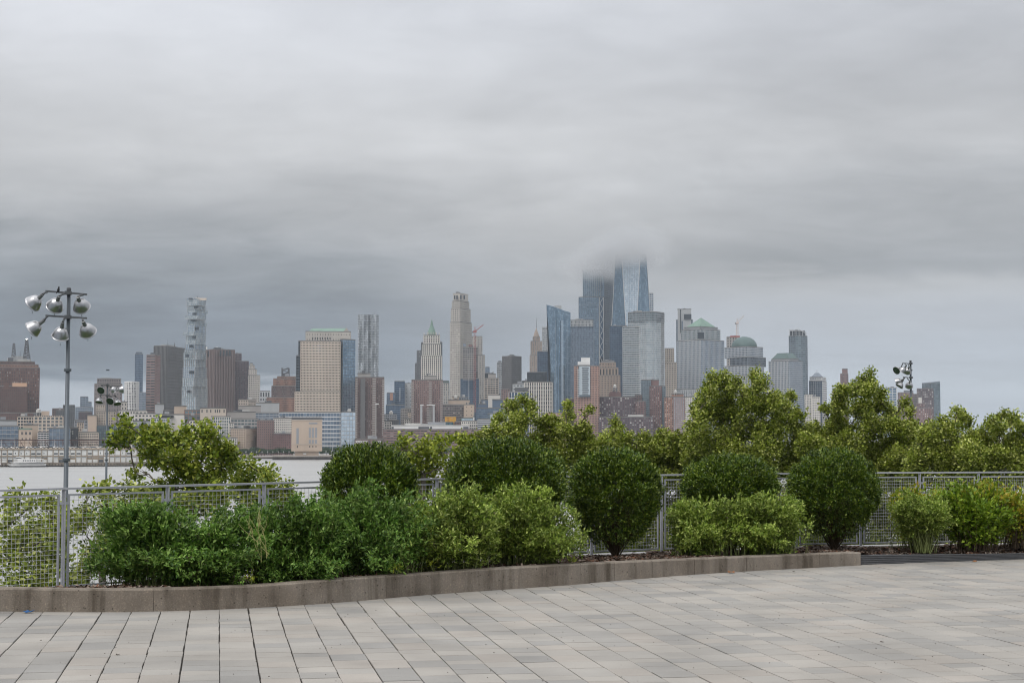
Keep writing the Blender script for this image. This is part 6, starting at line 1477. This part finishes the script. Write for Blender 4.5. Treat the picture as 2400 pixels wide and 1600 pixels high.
# ------------------------------------------------------------------ shrubs in the bed
leafm('indigo_leaf', [(.03, .075, .012), (.07, .155, .022), (.125, .24, .035), (.20, .33, .06), (.31, .44, .12)], .28, .5)
leafm('indigo_leaf_pale', [(.075, .135, .016), (.15, .235, .028), (.25, .34, .05), (.35, .44, .085), (.48, .55, .16)], .22, .5)
leafm('box_leaf', [(.014, .034, .004), (.035, .075, .007), (.075, .135, .011), (.14, .21, .02), (.28, .34, .05)], .2, .35, .5)
leafm('golden_leaf', [(.10, .17, .014), (.18, .26, .02), (.30, .36, .03), (.44, .42, .04), (.50, .33, .06)], .3, .45)
leafm('privet_leaf', [(.09, .16, .012), (.14, .24, .018), (.22, .33, .028), (.34, .43, .045)], .3, .45)
pm('green_stem', (.13, .155, .05), .7, .25, 8); pm('brown_stem', (.075, .055, .035), .85, .3, 8); pm('pale_stem', (.34, .32, .13), .7, .2, 8)
leafm('dry_flower', [(.05, .03, .025), (.10, .065, .055), (.16, .12, .10)], .1, .8)
SOIL = .14
def shrub(name, label, Y, base_px, lobes, leaf, mat, stems=130, nodes=22, seed=1, trio=True, stem_mat='green_stem', group=None, t0=.2, dry=0, cat='shrub', spread=.14, wid=.42, fan=.6):
    g = np.random.default_rng(seed); k = Y / F; base = P(base_px, 1300, Y); base = Vector((base.x, Y, SOIL))
    root = empty(name, base, label, cat, group)
    fine = []
    for l in lobes:
        dy = l[4] if len(l) > 4 else 0.0
        for q in range(8):
            an, rad = g.uniform(0, 6.283), g.uniform(.35, .85); f_ = g.uniform(.38, .62)
            fine.append((l[0] + l[2] * rad * math.cos(an), l[1] + l[3] * rad * math.sin(an), l[2] * f_, l[3] * f_, dy + g.uniform(-.32, .25)))
    lobes = fine
    w = np.array([l[2] * l[3] for l in lobes], float); w /= w.sum(); ii = g.choice(len(lobes), stems, p=w)
    cen = np.array([list(P(l[0], l[1], Y + (l[4] if len(l) > 4 else 0))) for l in lobes]); rx = np.array([l[2] * k for l in lobes]); rz = np.array([l[3] * k for l in lobes])
    d = g.normal(size=(stems, 3)); d[:, 2] = np.where(d[:, 2] < -.5, -d[:, 2], d[:, 2]); d /= np.linalg.norm(d, axis=1)[:, None]
    ry = np.minimum(rx * 1.2, .4)
    tip = cen[ii] + d * np.stack([rx[ii], ry[ii], rz[ii]], 1) * np.cbrt(g.uniform(.45, 1.0, stems))[:, None] * np.where(g.random(stems) < .10, g.uniform(1.05, 1.3, stems), 1.0)[:, None]
    tip[:, 2] = np.maximum(tip[:, 2], SOIL + .04)
    rt = np.array(base) + np.stack([g.normal(size=stems) * spread, g.normal(size=stems) * .1, np.zeros(stems)], 1)
    rt[:, 0] += (cen[ii, 0] - base.x) * fan; rt[:, 2] = SOIL - .02
    mid = (rt + tip) / 2; mid[:, 2] = rt[:, 2] + (tip[:, 2] - rt[:, 2]) * .78; mid[:, :2] = rt[:, :2] + (tip[:, :2] - rt[:, :2]) * .36
    def bez(t): t = t[..., None]; return rt[:, None] * (1 - t) ** 2 + 2 * mid[:, None] * t * (1 - t) + tip[:, None] * t ** 2
    tt = np.broadcast_to(np.linspace(0, 1, 6), (stems, 6)); pts = bez(tt)
    mb = MB()
    for s in range(stems): mb.tube([Vector(p) for p in pts[s]], list(np.linspace(.0045, .0016, 6)), 3, False)
    mb.build('stems', stem_mat, root, kind='stuff')
    t = g.uniform(t0, 1.0, (stems, nodes)) ** .8
    nd = bez(t) + g.normal(size=(stems, nodes, 3)) * [.034, .034, .03]
    out = nd - np.array([base.x, base.y, SOIL + .25]); out /= np.linalg.norm(out, axis=2)[..., None]; out[..., 2] += .35
    c, o = nd.reshape(-1, 3), out.reshape(-1, 3); c[:, 2] = np.maximum(c[:, 2], SOIL + .01)
    if trio: c, o = np.repeat(c, 3, 0) + g.normal(size=(len(c) * 3, 3)) * leaf * .1, np.repeat(o, 3, 0)
    v, f = leaf_cloud(c, o, leaf, leaf * wid, g, spread=.95 if trio else .8)
    link('foliage', np_mesh('foliage', v, f, mat), root)
    if dry:
        q = g.integers(0, len(nd.reshape(-1, 3)), dry); cc = np.repeat(nd.reshape(-1, 3)[q], 8, 0) + g.normal(size=(dry * 8, 3)) * .018
        dd = np.repeat(o[::3][q] if trio else o[q], 8, 0); v, f = leaf_cloud(cc, dd, .022, .014, g); link('dry_seed_heads', np_mesh('dry_seed_heads', v, f, 'dry_flower'), root, 'stuff')
    return root
shrub('indigo_shrub', 'dark green sprawling shrub at the left end of the bed with brown seed heads', 17.5, 400, [(300, 1272, 85, 82), (380, 1268, 95, 78), (470, 1268, 95, 80), (560, 1270, 85, 78), (520, 1256, 70, 58), (330, 1250, 70, 52), (265, 1320, 50, 45, -.2), (350, 1325, 85, 42, -.35), (470, 1325, 95, 42, -.35), (570, 1320, 60, 45, -.3)], .058, 'indigo_leaf', 420, 30, 31, dry=110)
def pale_canes(root, px, py0, py1, Y, n, seed):
    rr = random.Random(seed); mb = MB(); b = P(px, py1, Y - .25)
    for i in range(n):
        q = P(px + rr.uniform(-50, 40), py0 + rr.uniform(0, 40), Y - .3 + rr.uniform(-.1, .1)); branch(mb, b + Vector((rr.uniform(-.12, .12), 0, rr.uniform(0, .1))), q, .0048, .0022, 0, rr, 5)
        m_ = b.lerp(q, rr.uniform(.5, .8)); branch(mb, m_, m_ + Vector((rr.uniform(-.06, .06), 0, rr.uniform(.08, .16))), .004, .002, 0, rr, 2)
    mb.build('bare_canes', 'pale_stem', root)
s2 = shrub('indigo_shrub', 'shrub with bare pale yellow canes right of the dark sprawling shrub', 17.85, 670, [(620, 1268, 65, 74), (680, 1260, 78, 76), (735, 1256, 78, 80), (640, 1322, 75, 40, -.3), (740, 1318, 75, 40, -.3)], .054, 'indigo_leaf', 290, 28, 32)
pale_canes(s2, 605, 1192, 1318, 17.35, 6, 3)
shrub('indigo_shrub', 'leafy shrub in front of the first clipped dark ball', 18.35, 860, [(790, 1232, 80, 72), (870, 1216, 90, 70), (940, 1232, 75, 70), (790, 1282, 70, 40, -.3), (880, 1270, 90, 45, -.4)], .053, 'indigo_leaf', 300, 28, 33, dry=20)
shrub('indigo_shrub', 'grey-green shrub in the middle of the bed with arching thin stems', 19.0, 1040, [(980, 1220, 80, 72), (1060, 1206, 90, 72), (1120, 1222, 75, 72), (970, 1262, 80, 42, -.4), (1060, 1250, 90, 48, -.45)], .052, 'indigo_leaf_pale', 300, 28, 34, dry=36)
shrub('indigo_shrub', 'tall pale green shrub with brown inner twigs next to the ball on a trunk', 19.75, 1215, [(1180, 1208, 85, 66), (1250, 1198, 70, 66), (1305, 1232, 62, 52), (1350, 1246, 30, 28), (1140, 1250, 60, 40, -.3), (1300, 1275, 55, 42, -.3)], .052, 'indigo_leaf_pale', 310, 28, 35, dry=40)
shrub('indigo_shrub', 'grey-green shrub left of the pair in front of the half-hidden clipped ball', 21.85, 1655, [(1622, 1222, 56, 50), (1690, 1208, 62, 48), (1640, 1268, 66, 32, -.3), (1602, 1212, 34, 36)], .052, 'indigo_leaf_pale', 240, 26, 36, dry=8)
shrub('indigo_shrub', 'grey-green shrub with upright yellowish stems leaning against the last trunked ball', 22.15, 1790, [(1752, 1202, 62, 50), (1820, 1196, 58, 48), (1862, 1212, 36, 38), (1760, 1262, 64, 36, -.3), (1820, 1258, 50, 34, -.2)], .052, 'indigo_leaf_pale', 250, 26, 37, dry=8)
shrub('indigo_shrub', 'broom-shaped shrub with bare lower stems right of the concrete kerb end', 23.15, 2163, [(2128, 1192, 40, 40), (2180, 1186, 48, 38), (2218, 1202, 28, 34), (2110, 1220, 24, 28), (2160, 1216, 56, 34)], .048, 'indigo_leaf_pale', 260, 24, 38, t0=.38, spread=.05, stem_mat='green_stem', fan=.12)
shrub('golden_shrub', 'yellow-topped shrub behind the broom-shaped shrub', 23.75, 2150, [(2130, 1183, 38, 36), (2180, 1176, 40, 34), (2150, 1215, 45, 35)], .06, 'golden_leaf', 130, 24, 39, trio=False, wid=.6, fan=.3)
shrub('privet_shrub', 'rounded shrub with large yellow-green leaves at the right', 23.5, 2285, [(2240, 1190, 50, 50), (2290, 1178, 62, 46), (2335, 1200, 42, 48), (2290, 1222, 76, 42), (2300, 1250, 60, 26)], .07, 'privet_leaf', 280, 28, 40, trio=False, wid=.62, stem_mat='brown_stem', fan=.25, spread=.08)
shrub('golden_shrub', 'yellow-green shoots topping the large-leaved rounded shrub', 23.6, 2285, [(2240, 1162, 35, 18), (2290, 1146, 55, 18), (2340, 1165, 25, 20)], .062, 'golden_leaf', 90, 12, 41, trio=False, wid=.55, t0=.8, stem_mat='brown_stem', fan=.25)
shrub('privet_shrub', 'reddish-green shrub cut off by the right edge of the bed', 23.9, 2390, [(2370, 1190, 42, 42), (2420, 1185, 45, 40), (2390, 1222, 50, 38)], .06, 'golden_leaf', 170, 26, 42, trio=False, wid=.6, stem_mat='brown_stem', fan=.25)

def ball(label, Y, cx, half, ytop, seed, n=5200, foot=None, squat=.5, low=.5):
    g = np.random.default_rng(seed); rr = random.Random(seed); k = Y / F
    top = P(cx, ytop, Y); base = Vector((top.x, Y, SOIL)); H = top.z - SOIL; R_ = half * k
    root = empty('clipped_box_shrub', base, label, 'shrub', 'clipped round box shrubs in the bed')
    def prof(h):
        h = np.asarray(h); m_ = squat
        lo = .07 + .93 * np.clip((h - .07) / (m_ - .07), 0, 1) ** low
        hi = np.sqrt(np.clip(1 - (np.clip((h - m_) / (1 - m_), 0, 1)) ** 2.3, 0, 1))
        return np.where(h < m_, lo, hi)
    h = g.uniform(.14, 1.0, n * 2); r = prof(h); keep = g.random(n * 2) < (.25 + .75 * r) ; keep &= g.random(n * 2) < np.clip((h - .12) / .36, .06, 1); h = h[keep][:n]; m_ = len(h)
    # extra on the top cap
    ph = g.uniform(0, 2 * np.pi, m_)
    nc = 190; cu = np.stack([np.cos(g.uniform(0, 6.283, nc)), np.sin(g.uniform(0, 6.283, nc)), g.uniform(0, 1, nc)], 1); cu[:, 1] = np.sin(np.arccos(np.clip(cu[:, 0], -1, 1))) * np.sign(cu[:, 1])
    def bulge(ang, hh):
        u = np.stack([np.cos(ang), np.sin(ang), hh], 1); dd = np.sqrt(((u[:, None, :] - cu[None]) ** 2 * [1, 1, 5]).sum(2)).min(1)
        return 1.035 - np.clip(dd / .22, 0, 1.4) ** 2 * .13
    lump = bulge(ph, h) + g.normal(size=m_) * .02 + .035 * np.sin(ph * 2 + seed) * np.sin(h * 7 + seed) + (g.random(m_) < .008) * g.uniform(.04, .10, m_)
    thin = (lump > .935) | (g.random(m_) < .45); h, ph, lump = h[thin], ph[thin], lump[thin]; m_ = len(h)
    dep = 1 - .30 * g.random(m_) ** 2.0
    r = prof(h) * R_ * dep * lump
    hh = h.copy(); inn = h > .8; hh[inn] -= (1 - dep[inn]) * .55
    c = np.stack([base.x + np.cos(ph) * r, base.y + np.sin(ph) * r, SOIL + hh * H * (1 + (lump - 1) * .6)], 1)
    cap = int(m_ * .12); pr = np.sqrt(g.random(cap)) * .8; pp = g.uniform(0, 6.283, cap)
    hc = (squat + (1 - squat) * (1 - pr ** 2) ** (1 / 2.3)) * (1 + (bulge(pp, pr) - 1) * .7) - g.random(cap) ** 2 * .10
    c = np.concatenate([c, np.stack([base.x + np.cos(pp) * pr * R_, base.y + np.sin(pp) * pr * R_, SOIL + hc * H], 1)])
    o = c - np.array([base.x, base.y, SOIL + H * .5]); o /= np.linalg.norm(o, axis=1)[:, None]; o[:, 2] += .55
    q = 9; cl = np.repeat(c, q, 0) + g.normal(size=(len(c) * q, 3)) * .018; ol = np.repeat(o, q, 0)
    v, f = leaf_cloud(cl, ol, .041, .019, g, spread=.7); link('foliage', np_mesh('foliage', v, f, 'box_leaf'), root)
    mb = MB(); fork = base + Vector((0, 0, .07))
    mb.tube([base - Vector((0, 0, .06)), base + Vector((.005, 0, .03)), fork], [.04, .032, .028], 8)
    for i in range(60):
        j = rr.randrange(len(c)); tip = Vector(c[j]); a = base + Vector((rr.gauss(0, .02), rr.gauss(0, .02), rr.uniform(.0, .08)))
        m1 = a.lerp(tip, .45) + Vector((0, 0, -.02)); pts = branch(mb, a, tip.lerp(a, .06), .011, .0025, -.03, rr, 5)
        for _ in range(3): t2 = Vector(c[rr.randrange(len(c))]); s = pts[rr.choice([2, 3, 4])]; branch(mb, s, s.lerp(t2, min(1, .25 / max(.1, (t2 - s).length))), .004, .0015, 0, rr, 2)
    mb.build('stems', 'brown_stem', root)
ball('first clipped dark green dome from the left, behind the leafy shrub', 19.4, 866, 110, 1046, 51, squat=.6)
ball('widest clipped dark green dome, second from the left', 20.7, 1187, 136, 1032, 52, 6800, squat=.6)
ball('clipped dark green ball on a visible trunk, between the two indigo shrub groups', 21.6, 1440, 107, 1055, 53, squat=.5, low=.56)
ball('smaller clipped green dome half hidden behind the pair of grey-green shrubs', 22.75, 1710, 111, 1071, 54, squat=.66)
ball('rightmost clipped dark green ball on a visible trunk', 23.2, 1953, 104, 1059, 55, squat=.5, low=.56)

# ------------------------------------------------------------------ little things lying about
pm('dead_leaf', (.22, .10, .045), .8, .3, 30); pm('blue_scrap', (.03, .10, .25), .6, .2, 30); pm('debris', (.06, .045, .035), .9, .3, 30)
def scrap(name, label, cat, px, py, size, mat, z=0.004, seed=0):
    rr = random.Random(seed); c = G(px, py, z); mb = MB(); n = 7; ring = []
    for i in range(n):
        a = 6.283 * i / n; r = size * rr.uniform(.6, 1.1); ring.append(Vector((c.x + math.cos(a) * r, c.y + math.sin(a) * r * .7, c.z + rr.uniform(.0, .5) * size)))
    cc = c + Vector((0, 0, size * .15))
    for i in range(n):
        a, b = ring[i], ring[(i + 1) % n]; mb.poly([cc, a, b]); mb.poly([cc - Vector((0, 0, .003)), b - Vector((0, 0, .003)), a - Vector((0, 0, .003))]); mb.quad(a, b, b - Vector((0, 0, .003)), a - Vector((0, 0, .003)))
    tag(mb.build(name, mat), label, cat)
scrap('dead_leaf', 'curled orange-brown dead leaf standing against the kerb wall', 'leaf', 1714, 1341, .06, 'dead_leaf', .01, 1)
scrap('plastic_scrap', 'scrap of blue plastic lying at the foot of the kerb wall, far left', 'litter', 66, 1434.5, .06, 'blue_scrap', .004, 2)
scrap('leaf_scrap', 'small dark leaf scrap alone on the left paving', 'leaf', 276, 1533, .022, 'debris', .004, 3)
scrap('leaf_scrap', 'small dark leaf scrap on the paving at lower right', 'leaf', 2068, 1503, .018, 'debris', .004, 4)
scrap('dead_leaf', 'small yellowish leaf lying by the metal edging', 'leaf', 2284, 1315.5, .04, 'dead_leaf', .004, 5)
scrap('leaf_scrap', 'dark leaf scrap near the kerb below the grey-green shrub pair', 'leaf', 1860, 1339, .02, 'debris', .004, 6)
rr_ = random.Random(12); mbd = MB()
for i in range(170):
    px, py = rr_.uniform(0, 2400), rr_.uniform(1340, 1598); c = G(px, py, .001)
    if c.y > kerb_y(c.x) - .05: continue
    s = rr_.uniform(.003, .009); mbd.cbox((c.x, c.y, .003), s, s * .7, .004, rot=rr_.uniform(0, 3))
tag(mbd.build('paving_grit', 'debris'), 'scattered dark crumbs of grit on the paving', 'grit', kind='stuff')
# weeds along the kerb
def weed(label, px, py, Y, h, seed, mat='lime_leaf'):
    g = np.random.default_rng(seed); b = P(px, py, Y); root = empty('weed', (b.x, b.y, b.z - .02), label, 'weed'); n = 26
    d = g.normal(size=(n, 3)) * [.7, .5, .3] + [0, 0, .8]; d /= np.linalg.norm(d, axis=1)[:, None]; c = np.array(b) + d * (g.uniform(.1, .9, n) * h)[:, None]
    v, f = leaf_cloud(c, d, .05, .02, g); link('leaves', np_mesh('leaves', v, f, mat), root)
    mb = MB()
    for i in range(6): mb.tube([Vector(b) - Vector((0, 0, .03)), Vector(c[i])], .002, 3, False)
    mb.build('stalks', 'green_stem', root)
for q, (lb, px, py, Y, h) in enumerate([('bright weed sprig behind the kerb below the grey-green middle shrub', 1017, 1335, 18.4, .14), ('grass-like weed behind the kerb under the pale yellow canes', 590, 1364, 17.0, .12), ('low light green weed behind the kerb under the leafy shrub', 930, 1340, 18.0, .10), ('tiny weed on the mulch left of the trunked ball', 1340, 1318, 19.6, .08)]):
    weed(lb, px, py, Y, h, 70 + q)
